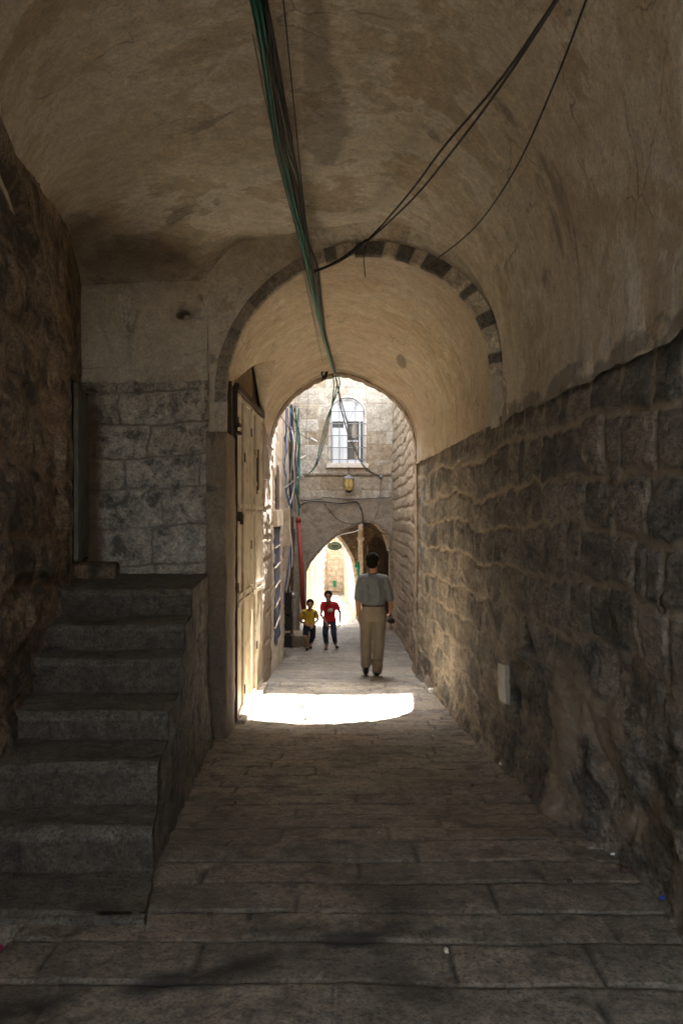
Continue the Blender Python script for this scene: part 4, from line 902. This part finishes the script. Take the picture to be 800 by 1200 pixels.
tang = [('white_cable', .035, [(344, 505, 17.5), (341, 518, 17.3), (342, 535, 17.5), (348, 551, 18.3), (355, 560, 19)], 'fat cream conduit looping off the left house wall'),
        ('teal_cable', .014, [(339, 476, 16), (345, 492, 16.2), (350, 505, 16.6), (351, 530, 17), (349, 560, 17.3), (350, 604, 17.5)], 'teal cable bowing out over the left house wall'),
        ('blue_cable', .014, [(340, 480, 16), (341, 510, 16.2), (346, 535, 16.5), (345, 560, 16.6), (338, 590, 16.4)], 'blue cable in the tangle at mid height'),
        ('grey_cable', .014, [(337, 478, 16), (338, 500, 16.1), (343, 520, 16.3), (341, 550, 16.3), (336, 575, 16.4)], 'grey cable in the tangle close to the wall'),
        ('black_cable', .016, [(341, 474, 16.2), (342, 500, 16.3), (341, 530, 16.4), (340, 565, 16.4), (342, 596, 16.5)], 'black cable in the tangle running straight down'),
        ('white_cable', .010, [(343, 482, 16.5), (337, 500, 16.5), (341, 520, 16.5), (350, 536, 17), (358, 534, 18.5)], 'thin pale cable crossing the tangle'),
        ('blue_cable', .012, [(334, 570, 16), (338, 585, 16.1), (341, 598, 16.2)], 'short blue cable above the cabinet'),
        ('teal_cable', .016, [(347, 570, 17.6), (350, 585, 17.8), (350, 604, 17.9)], 'short teal cable by the red pipe head'),
        ('grey_cable', .012, [(333, 572, 15.8), (341, 566, 16.3), (352, 556, 17.5), (358, 545, 19)], 'grey cable rising out of the tangle to the lane'),
        ('blue_cable', .014, [(340, 640, 16.5), (338, 665, 16.3), (334, 690, 16.3), (333, 708, 16.4)], 'blue cable leading down into the electric meters'),
        ('black_cable', .016, [(345, 620, 16.8), (343, 660, 16.6), (338, 690, 16.5), (336, 708, 16.5)], 'black cable leading down into the electric meters'),
        ('white_cable', .014, [(338, 612, 16.4), (342, 640, 16.5), (342, 670, 16.6)], 'pale cable hanging below the cabinet'),
        ('grey_cable', .018, [(343, 474, 16.4), (344, 505, 16.6), (345, 560, 16.8), (346, 600, 16.9)], 'grey pipe standing in the middle of the tangle')]
for m_, r, pts, lab in tang:
    cable('wall_cable', [P(*p) for p in pts], r, m_, lab, group=gl)
rt = random.Random(5)
for k in range(12):
    x0 = rt.uniform(336, 349); dd = rt.uniform(16, 17); ptsk = []
    y = rt.choice((476, 478, 500, 520)); ye = rt.choice((560, 580, 600, 604))
    while y < ye: ptsk.append((x0 + rt.uniform(-4, 4), y, dd + rt.uniform(-.2, .3))); y += rt.uniform(18, 30)
    m_ = rt.choice(('grey_cable', 'black_cable', 'teal_cable', 'white_cable', 'blue_cable'))
    cable('wall_cable', [P(*p) for p in ptsk], rt.uniform(.009, .016), m_, 'thin twisted ' + m_.split('_')[0] + ' cable woven into the tangle on the left house', group=gl)
mb = MB(); mb.box(P(340, 475, 16.6), (.25, .1, .05)); mb.box(P(343, 540, 16.8), (.05, .1, 2.2)); tag(mb.build('cable_rack', M['grey_metal']), 'grey metal bracket holding the tangle of cables', 'bracket')
tag(MB().ball(P(446, 559, 23.3), (.07, .07, .05)).build('cable_insulator', M['grey_metal'], None, True), 'small grey cable clamp at the right end of the string course', 'clamp')
mb = MB(); a_ = P(372, 536, 19.2); mb.box(a_, (.05, .03, .07), Matrix.Rotation(.6, 3, 'Y')); mb.box(a_ + Vector((.02, 0, -.07)), (.04, .03, .12)); tag(mb.build('tape_scrap', M['paper']), 'crumpled white tape caught low on the sagging cables', 'tape')
mb = MB(); mb.box(P(368, 515, 20.2), (.16, .02, .03), Matrix.Rotation(.5, 3, 'Y')); tag(mb.build('tape_strip', M['paper']), 'slanting white strip of tape by the facade left of the window', 'tape')

# ------------------------------------------------------------------ small things on the right wall and floor
tag(MB().box((float(xR(6.45)) - .055, 6.44, -1.27), (.03, .27, .29), Matrix.Rotation(.04, 3, 'Z') @ Matrix.Rotation(-.08, 3, 'X'), .006).build('stone_plaque', M['plaque']), 'small pale blank stone plaque low on the right wall', 'plaque')
def scrap(name, x, y, sz, mat, lab, cat='litter', seed=0, h=.02):
    r_ = random.Random(seed); mb = MB(); z = float(gz(y)) + .03 + (.035 if 5.4 < y < 6.05 else 0)
    for k in range(3): mb.ball((x + r_.uniform(-.5, .5) * sz, y + r_.uniform(-.5, .5) * sz, z + h * .3), (sz * r_.uniform(.3, .6), sz * r_.uniform(.3, .6), h), n=5)
    bm_ = mb.bm
    for v in bm_.verts: v.co += Vector((r_.uniform(-1, 1), r_.uniform(-1, 1), r_.uniform(-.5, .8))) * sz * .14
    tag(mb.build(name, M[mat]), lab, cat)
scrap('crumpled_paper', P(507, 811, 10.6).x, 10.6, .07, 'paper', 'crumpled white paper at the foot of the right wall', seed=1, h=.03)
scrap('pebble', P(585, 898, 6.6).x, 6.6, .02, 'paper', 'tiny white pebble on the paving near the raised edge', seed=2, h=.012)
scrap('flat_wrapper', P(696, 1000, 4.16).x, 4.16, .045, 'plaque', 'flattened yellowish wrapper near the right wall', seed=3, h=.004)
scrap('brown_clod', P(732, 1037, 3.84).x, 3.84, .028, 'rust', 'small brown clod of dirt near the right wall', seed=4, h=.012)
scrap('blue_scrap', P(775, 1062, 3.5).x, 3.5, .02, 'blue_litter', 'small blue plastic scrap at the lower right corner', seed=5, h=.006)
scrap('paper_flake', P(718, 1012, 4.05).x, 4.05, .014, 'paper', 'tiny white paper flake beside the yellowish wrapper', seed=6, h=.004)
scrap('pink_wrapper', -1.31, 3.16, .04, 'pink', 'crumpled pink wrapper in the broken gap by the stair foot', seed=7, h=.012)
bm_o = MB(); bm_o.box((-1.27, 3.12, -1.60), (.015, .09, .012), Matrix.Rotation(.5, 3, 'Z')); tag(bm_o.build('pink_straw', M['pink']), 'thin pink strip lying beside the broken gap', 'litter')

rp = random.Random(11)
for k, (x, y, wh) in enumerate(((-.55, 3.35, 'left of centre just beyond the stair foot'), (.35, 3.05, 'near the bottom edge right of centre'), (.95, 3.7, 'near the dark wrapper by the right wall'), (-.7, 5.2, 'beside the flank of the stairs'), (.8, 5.6, 'just before the raised slab edge on the right'), (-1.0, 7.2, 'at the foot of the stair flank, farthest'), (.15, 4.4, 'in the middle of the near paving'))):
    scrap('grit_stone', x, y, rp.uniform(.010, .018), rp.choice(('plaque', 'trim', 'rust')), 'tiny chip of stone lying ' + wh, 'stone chip', seed=30 + k, h=.008)
# ------------------------------------------------------------------ people
def remesh(mb, voxel, name, mat, parent, smooth_it=4, world=None):
    me = mb.mesh(name + '_src'); o = bpy.data.objects.new(name + '_src', me); COL.objects.link(o)
    r = o.modifiers.new('r', 'REMESH'); r.mode = 'VOXEL'; r.voxel_size = voxel; r.use_smooth_shade = True
    s = o.modifiers.new('s', 'SMOOTH'); s.factor = .5; s.iterations = smooth_it
    dg = bpy.context.evaluated_depsgraph_get(); ev = o.evaluated_get(dg)
    out = bpy.data.meshes.new_from_object(ev, preserve_all_data_layers=False, depsgraph=dg); out.name = name
    bpy.data.objects.remove(o); bpy.data.meshes.remove(me)
    out.polygons.foreach_set('use_smooth', [True] * len(out.polygons))
    out.materials.clear()
    ob = bpy.data.objects.new(name, out); out.materials.append(mat); COL.objects.link(ob)
    if parent is not None: ob.parent = parent
    return ob
def limb(mb, pts, rs, n=12):
    for (a, b), (ra, rb) in zip(zip(pts, pts[1:]), zip(rs, rs[1:])):
        mb.cyl(a, b, ra, rb, n); 
    for p, r in zip(pts, rs): mb.ball(p, r * 1.0, n=8)
def hand(mb, w, dirv, side, palmn, s=1.0, curl=.5):
    """w wrist, dirv down the hand, palmn palm normal"""
    d = Vector(dirv).normalized(); nrm = Vector(palmn).normalized(); lat = d.cross(nrm).normalized()
    w = Vector(w); c = w + d * .05 * s
    rot = Matrix((lat, d, nrm)).transposed()
    mb.ball(c, (.041 * s, .055 * s, .017 * s), rot, 8)
    for k, (o_, L) in enumerate(((-.030, .062), (-.010, .072), (.011, .068), (.030, .052))):
        p0 = w + d * .088 * s + lat * o_ * s; p1 = p0 + (d * 1 + nrm * curl * .4).normalized() * L * .55 * s; p2 = p1 + (d * .6 + nrm * curl * 1.3).normalized() * L * .5 * s
        limb(mb, [p0 - d * .02 * s, p1, p2], [.0095 * s, .009 * s, .0075 * s], 8)
    t0 = w + d * .03 * s + lat * .034 * s * side; t1 = t0 + (d * .7 + lat * .6 * side + nrm * .3).normalized() * .038 * s; t2 = t1 + (d * .9 + nrm * .4).normalized() * .03 * s
    limb(mb, [t0, t1, t2], [.013 * s, .011 * s, .009 * s], 8)
def head(mb, c, s, face, up):
    """face = facing direction; s = head height"""
    f = Vector(face).normalized(); u = Vector(up).normalized(); r_ = f.cross(u).normalized(); u = r_.cross(f).normalized()
    rot = Matrix((r_, f, u)).transposed(); c = Vector(c)
    mb.ball(c + u * .10 * s - f * .04 * s, (.34 * s, .42 * s, .38 * s), rot, 14)
    mb.ball(c - u * .12 * s + f * .10 * s, (.27 * s, .28 * s, .34 * s), rot, 12)
    mb.ball(c - u * .38 * s + f * .22 * s, (.12 * s, .11 * s, .10 * s), rot, 8)
    mb.cyl(c + f * .36 * s + u * .06 * s, c + f * .46 * s - u * .10 * s, .035 * s, .065 * s, 8)
    mb.ball(c + f * .37 * s - u * .24 * s, (.10 * s, .05 * s, .028 * s), rot, 8)
    for k in (-1, 1): mb.ball(c + r_ * k * .35 * s - u * .02 * s - f * .02 * s, (.04 * s, .08 * s, .13 * s), rot, 8)
    return rot, f, u, r_
def hairm(c, s, rot, name, parent, back=.0, long=False):
    mb = MB(); r_, f, u = rot.col[0], rot.col[1], rot.col[2]
    mb.ball(c + u * .17 * s - f * .085 * s, (.385 * s, .43 * s, .365 * s), rot, 14)
    mb.ball(c - u * .04 * s - f * .22 * s, (.345 * s, .25 * s, .34 * s), rot, 12)
    for k in (-1, 1): mb.ball(c + r_ * k * .32 * s + u * .12 * s + f * .06 * s, (.05 * s, .12 * s, .16 * s), rot, 8)
    if long: mb.ball(c - u * .30 * s - f * .42 * s, (.13 * s, .14 * s, .28 * s), rot, 8)
    ob = remesh(mb, .012 * s / .24, name, M['hair'], parent, 2)
    # carve the face side: keep hair behind a slanted plane
    bm_ = bmesh.new(); bm_.from_mesh(ob.data)
    pc = c + f * .22 * s + u * .06 * s; pn = (f * 1.0 - u * .45).normalized()
    bmesh.ops.bisect_plane(bm_, geom=bm_.verts[:] + bm_.edges[:] + bm_.faces[:], plane_co=pc, plane_no=pn, clear_outer=True)
    bmesh.ops.holes_fill(bm_, edges=[e for e in bm_.edges if e.is_boundary])
    bm_.to_mesh(ob.data); bm_.free(); return ob
def eyes(c, s, f, u, r_, parent):
    for k in (-1, 1):
        mb = MB(); mb.ball(c + f * .345 * s + u * .03 * s + r_ * k * .13 * s, (.045 * s, .03 * s, .024 * s), None, 8); mb.build('eye', M['hair'], parent, True)
    for k in (-1, 1):
        mb = MB(); mb.ball(c + f * .36 * s + u * .11 * s + r_ * k * .14 * s, (.07 * s, .02 * s, .014 * s), None, 6)
        mb.build('eyebrow', M['hair'], parent, True)
V = Vector
def newp(loc, label):
    return None

# man walking away
def person_root(body, label): tag(body, label, 'person'); return body
GX = .335; G = float(gz(12.4))
def man():
    mb = MB(); hc = V((-.01, .04, 1.655)); s = .262
    rot, f, u, r_ = head(mb, hc, s, (.05, 1, -.05), (0, .05, 1))
    limb(mb, [V((0, .02, 1.46)), V((0, .035, 1.60))], [.062, .058])
    mb.loft([((0, 0, .86), .15, .10), ((0, 0, 1.02), .145, .10), ((0, 0, 1.25), .16, .105), ((0, .01, 1.40), .15, .09), ((0, .015, 1.47), .07, .06)])
    # arms
    shL, shR = V((-.17, .01, 1.40)), V((.17, .01, 1.40))
    elL, wrL = V((-.225, -.02, 1.12)), V((-.205, .02, .88)); elR, wrR = V((.245, -.03, 1.13)), V((.265, .12, .97))
    limb(mb, [shL, elL, wrL], [.055, .043, .030]); limb(mb, [shR, elR, wrR], [.055, .043, .030])
    hand(mb, wrL, (.02, .04, -1), 1, (1, .2, 0)); hand(mb, wrR, (-.05, .5, -.9), -1, (-1, 0, .1), curl=1.1)
    # legs (left heel lifted behind, right planted)
    hL, kL, aL = V((-.095, 0, .90)), V((-.10, .04, .52)), V((-.105, -.03, .13)); hR, kR, aR = V((.09, 0, .90)), V((.085, .03, .48)), V((.05, -.04, .09))
    limb(mb, [hL, kL, aL], [.085, .06, .045]); limb(mb, [hR, kR, aR], [.085, .06, .045])
    limb(mb, [aL, aL + V((-.01, .13, -.06))], [.045, .035]); limb(mb, [aR, aR + V((0, .15, -.045))], [.045, .035])
    body = remesh(mb, .008, 'person', M['skin'], None, 3)
    # trousers
    mb = MB(); mb.loft([((0, 0, .80), .165, .125), ((0, -.005, .90), .185, .135), ((0, 0, 1.0), .165, .12), ((0, 0, 1.035), .158, .115)])
    limb(mb, [hL + V((0, 0, -.03)), kL, V((-.105, -.02, .17))], [.108, .085, .075]); limb(mb, [hR + V((0, 0, -.03)), kR, V((.055, -.035, .09))], [.108, .085, .078])
    for k in range(6): mb.ball(V((.055 + .02 * math.sin(k), -.05, .10 + .03 * k)), (.078, .075, .012), None, 6)
    mb.box((-.08, -.128, .93), (.11, .012, .012)); mb.box((.08, -.128, .93), (.11, .012, .012))
    remesh(mb, .009, 'trousers', M['khaki'], body, 3)
    mb = MB(); mb.loft([((0, 0, 1.015), .172, .127), ((0, 0, 1.045), .171, .126)], 24); mb.build('belt', M['leather'], body)
    # polo shirt
    mb = MB(); mb.loft([((0, 0, 1.03), .168, .125), ((0, -.012, 1.08), .182, .138), ((0, -.01, 1.22), .178, .13), ((0, 0, 1.36), .19, .122), ((0, .01, 1.43), .17, .105), ((0, .02, 1.475), .09, .078)])
    limb(mb, [shL, V((-.20, 0, 1.28)), V((-.22, -.02, 1.14))], [.066, .064, .060]); limb(mb, [shR, V((.205, 0, 1.28)), V((.24, -.03, 1.14))], [.066, .066, .063])
    limb(mb, [V((-.09, .01, 1.44)), V((-.165, .01, 1.41))], [.05, .062]); limb(mb, [V((.09, .01, 1.44)), V((.165, .01, 1.41))], [.05, .062])
    for k, (x0, z0, x1, z1) in enumerate(((-.1, 1.36, -.05, 1.08), (.07, 1.34, .1, 1.1), (.0, 1.2, -.12, 1.06))): mb.tube([(x0, -.132, z0), ((x0 + x1) / 2, -.15, (z0 + z1) / 2), (x1, -.145, z1)], .014)
    sh = remesh(mb, .009, 'polo_shirt', M['polo'], body, 3)
    mb = MB(); mb.loft([((0, .022, 1.462), .088, .08), ((0, .026, 1.495), .073, .068), ((0, .024, 1.485), .080, .075)], 20); mb.build('collar', M['polo'], sh, True)
    hairm(hc, s, rot, 'hair', body)
    for a_, dy, tilt in ((aL, -.02, .5), (aR, -.03, 0)):
        mb = MB(); rx = Matrix.Rotation(-tilt, 3, 'X'); c = a_ + V((0, .06, -.07 + .01 * (tilt > 0)))
        if not tilt: c.z = .045
        mb.ball(c, (.05, .145, .045), rx, 10); mb.ball(c + rx @ V((0, -.07, .02)), (.045, .06, .05), rx, 8); remesh(mb, .01, 'shoe', M['shoe'], body, 2)
    body.location = (GX, 12.4, G + .012)
    person_root(body, 'man seen from behind in grey polo shirt and khaki trousers walking away')
    return body
man()
# what he carries
mb = MB(); mb.ball((GX + .262, 12.52, G + .80), (.06, .04, .035), None, 10); mb.ball((GX + .275, 12.54, G + .79), (.05, .05, .04), None, 10)
mb.tube(spline([(GX + .25, 12.50, G + .83), (GX + .235, 12.46, G + .88), (GX + .262, 12.47, G + .90), (GX + .28, 12.51, G + .86), (GX + .27, 12.52, G + .82)]), .005)
tag(mb.build('black_pouch', M['black_iron'], None, True), 'small rounded black pouch hanging from the right hand of the man', 'pouch')

def girl():
    mb = MB(); hc = V((-.02, -.27, 1.125)); s = .225
    rot, f, u, r_ = head(mb, hc, s, (.0, -1, -.12), (0, -.1, 1))
    limb(mb, [V((.0, -.16, 1.0)), V((-.01, -.23, 1.09))], [.045, .042])
    mb.loft([((.0, .03, .60), .11, .085), ((.0, -.02, .74), .105, .08), ((.0, -.10, .90), .12, .08), ((0, -.15, .98), .10, .07)])
    sL, sR = V((-.135, -.12, .96)), V((.135, -.12, .95))
    e1, w1 = V((-.175, -.16, .74)), V((-.06, -.30, .58)); e2, w2 = V((.225, -.04, .76)), V((.215, -.14, .57))
    limb(mb, [sL, e1, w1], [.038, .030, .021]); limb(mb, [sR, e2, w2], [.038, .030, .021])
    hand(mb, w1, (.6, -.2, -.8), -1, (0, 1, 0), .75); hand(mb, w2, (.0, -.3, -1), 1, (-1, 0, 0), .75, .9)
    h1, k1, a1 = V((-.07, .02, .60)), V((-.085, -.12, .34)), V((-.06, .02, .07)); h2, k2, a2 = V((.07, .02, .60)), V((.09, -.06, .34)), V((.12, .05, .09))
    limb(mb, [h1, k1, a1], [.062, .045, .030]); limb(mb, [h2, k2, a2], [.062, .045, .030])
    for a_, dx in ((a1, -.02), (a2, .04)): mb.ball(a_ + V((dx, -.06, -.04)), (.035, .09, .028), None, 8)
    body = remesh(mb, .007, 'person', M['skin_child'], None, 3)
    mb = MB(); mb.loft([((.0, .02, .52), .125, .1), ((0, .02, .62), .128, .105), ((0, .01, .68), .118, .095)])
    limb(mb, [h1, k1, V((-.065, .01, .13))], [.076, .062, .048]); limb(mb, [h2, k2, V((.115, .04, .15))], [.076, .062, .048]); remesh(mb, .008, 'jeans', M['denim'], body, 3)
    mb = MB(); mb.loft([((.0, .02, .58), .14, .115), ((0, -.02, .72), .125, .105), ((0, -.09, .86), .135, .10), ((0, -.13, .95), .13, .085), ((0, -.16, 1.0), .06, .05)])
    limb(mb, [sL, sL.lerp(e1, .45)], [.054, .052]); limb(mb, [sR, sR.lerp(e2, .45)], [.054, .052]); limb(mb, [sL, V((-.05, -.14, .985))], [.05, .04]); limb(mb, [sR, V((.05, -.14, .985))], [.05, .04])
    sh = remesh(mb, .008, 'red_shirt', M['red_cotton'], body, 3)
    mb = MB(); mb.ball(V((.02, -.165, .83)), (.062, .03, .05), Matrix.Rotation(.4, 3, 'X'), 10); pr_ = mb.build('shirt_print', M['print'], sh, True)
    hairm(hc, s, rot, 'hair', body, long=True); eyes(hc, s, f, u, r_, body)
    mb = MB(); mb.ball(a2 + V((.04, -.06, -.045)), (.042, .10, .035), None, 8); mb.build('shoe', M['shoe'], body, True)
    mb = MB(); mb.ball(a1 + V((-.02, -.06, -.06)), (.042, .105, .014), None, 8); mb.build('sandal', M['leather'], body, True)
    body.scale = (1.06, 1.06, 1.06); b = P(386, 760, 18.9); body.location = (b.x, 18.9, float(gz(18.9)) + .02)
    tag(body, 'girl in red shirt and dark jeans leaning forward beside the boy', 'person')
girl()
def boy():
    mb = MB(); hc = V((.05, -.15, .975)); s = .21
    rot, f, u, r_ = head(mb, hc, s, (.05, -1, -.15), (.05, -.1, 1))
    limb(mb, [V((.04, -.05, .85)), V((.045, -.11, .93))], [.042, .04])
    mb.loft([((.03, .02, .50), .10, .08), ((.03, .0, .64), .10, .08), ((.03, -.04, .78), .11, .075), ((.035, -.06, .85), .08, .06)])
    sL, sR = V((-.09, -.03, .80)), V((.155, -.03, .80)); e1, w1 = V((-.17, .03, .62)), V((-.03, -.15, .54)); e2, w2 = V((.205, .03, .63)), V((.11, -.12, .53))
    limb(mb, [sL, e1, w1], [.034, .028, .020]); limb(mb, [sR, e2, w2], [.034, .028, .020]); hand(mb, w1, (1, -.2, -.2), 1, (0, 1, 0), .68, .8); hand(mb, w2, (-.5, -.4, -.8), -1, (0, 1, 0), .68, .8)
    h1, k1, a1 = V((-.03, .0, .50)), V((-.05, -.14, .30)), V((-.02, -.01, .07)); h2, k2, a2 = V((.09, .0, .50)), V((.10, -.02, .28)), V((.05, .12, .08))
    limb(mb, [h1, k1, a1], [.055, .040, .028]); limb(mb, [h2, k2, a2], [.055, .040, .028])
    for a_ in (a1, a2): mb.ball(a_ + V((0, -.05, -.03)), (.032, .08, .028), None, 8)
    body = remesh(mb, .007, 'person', M['skin_child'], None, 3)
    mb = MB(); mb.loft([((.03, .01, .44), .115, .09), ((.03, .01, .52), .12, .095), ((.03, .01, .57), .108, .085)])
    limb(mb, [h1, h1.lerp(k1, .75)], [.07, .066]); limb(mb, [h2, k2, V((.055, .10, .14))], [.07, .058, .045]); remesh(mb, .008, 'shorts_shaded_leg', M['navy'], body, 3)  # shorts on one leg; the long dark leg stands in for shade
    mb = MB(); mb.loft([((.03, .01, .49), .128, .10), ((.03, 0, .62), .118, .095), ((.03, -.03, .75), .128, .09), ((.035, -.05, .82), .115, .075), ((.04, -.06, .865), .05, .045)])
    limb(mb, [sL, sL.lerp(e1, .55)], [.05, .052]); limb(mb, [sR, sR.lerp(e2, .55)], [.05, .052]); limb(mb, [sL, V((.0, -.04, .84))], [.045, .035]); limb(mb, [sR, V((.07, -.04, .84))], [.045, .035])
    sh = remesh(mb, .008, 'yellow_shirt', M['yellow_cotton'], body, 3)
    for sgn, sp in ((-1, sL), (1, sR)):
        mb = MB(); mb.tube([sp + V((-.045 * sgn * -1 * -1, .0, .045)), sp + V((.01 * sgn, -.052, .01)), sp + V((-.02 * sgn, -.065, -.06))], .014); mb.build('shoulder_stripe', M['dark_green'], sh, True)
    hairm(hc, s, rot, 'hair', body); eyes(hc, s, f, u, r_, body)
    for a_ in (a1, a2): mb = MB(); mb.ball(a_ + V((0, -.05, -.04)), (.04, .095, .035), None, 8); mb.build('shoe', M['shoe'], body, True)
    body.scale = (1.04, 1.04, 1.04); b = P(361, 760, 18.7); body.location = (b.x, 18.7, float(gz(18.7)) + .02)
    tag(body, 'small boy in yellow shirt and dark shorts, one leg clothed dark for its shade, jogging towards the viewer', 'person')
boy()

# ------------------------------------------------------------------ light, camera, render
EL, AZ = R(46.2), R(4.2)
sd = Vector((math.sin(AZ) * math.cos(EL), math.cos(AZ) * math.cos(EL), math.sin(EL)))
w = bpy.data.worlds.new('World'); scene.world = w; w.use_nodes = True
sky = w.node_tree.nodes.new('ShaderNodeTexSky'); sky.sky_type = 'NISHITA'; sky.sun_disc = False
sky.sun_elevation = EL; sky.sun_rotation = AZ
bg = w.node_tree.nodes['Background']; bg.inputs[1].default_value = .09; sky.dust_density = 3; sky.ozone_density = .5
hs = w.node_tree.nodes.new('ShaderNodeHueSaturation'); hs.inputs['Saturation'].default_value = .35
w.node_tree.links.new(sky.outputs[0], hs.inputs['Color']); w.node_tree.links.new(hs.outputs[0], bg.inputs[0])
L = bpy.data.lights.new('sun', 'SUN'); L.energy = 5; L.angle = R(.5); L.color = (1, .94, .86)
lo = bpy.data.objects.new('sun', L); link(lo); lo.rotation_euler = (-sd).to_track_quat('-Z', 'Y').to_euler(); lo.location = (0, 20, 20)
cam = bpy.data.cameras.new('camera'); co = bpy.data.objects.new('camera', cam); link(co)
cam.sensor_fit = 'VERTICAL'; cam.sensor_height = 36; cam.lens = 30; co.rotation_euler = (math.pi / 2, 0, 0)
cam.shift_x = -10 / 1200; cam.shift_y = 3 / 1200; cam.clip_start = .05; cam.clip_end = 500
scene.camera = co
scene.view_settings.view_transform = 'Standard'; scene.view_settings.look = 'None'; scene.view_settings.gamma = 1
scene.view_settings.exposure = 4.62
c = scene.cycles
c.max_bounces = 14; c.diffuse_bounces = 12; c.use_denoising = True
try: c.denoiser = 'OPENIMAGEDENOISE'
except Exception: pass
c.sample_clamp_indirect = 6
c.denoising_input_passes = 'RGB_ALBEDO_NORMAL'; c.denoising_prefilter = 'FAST'
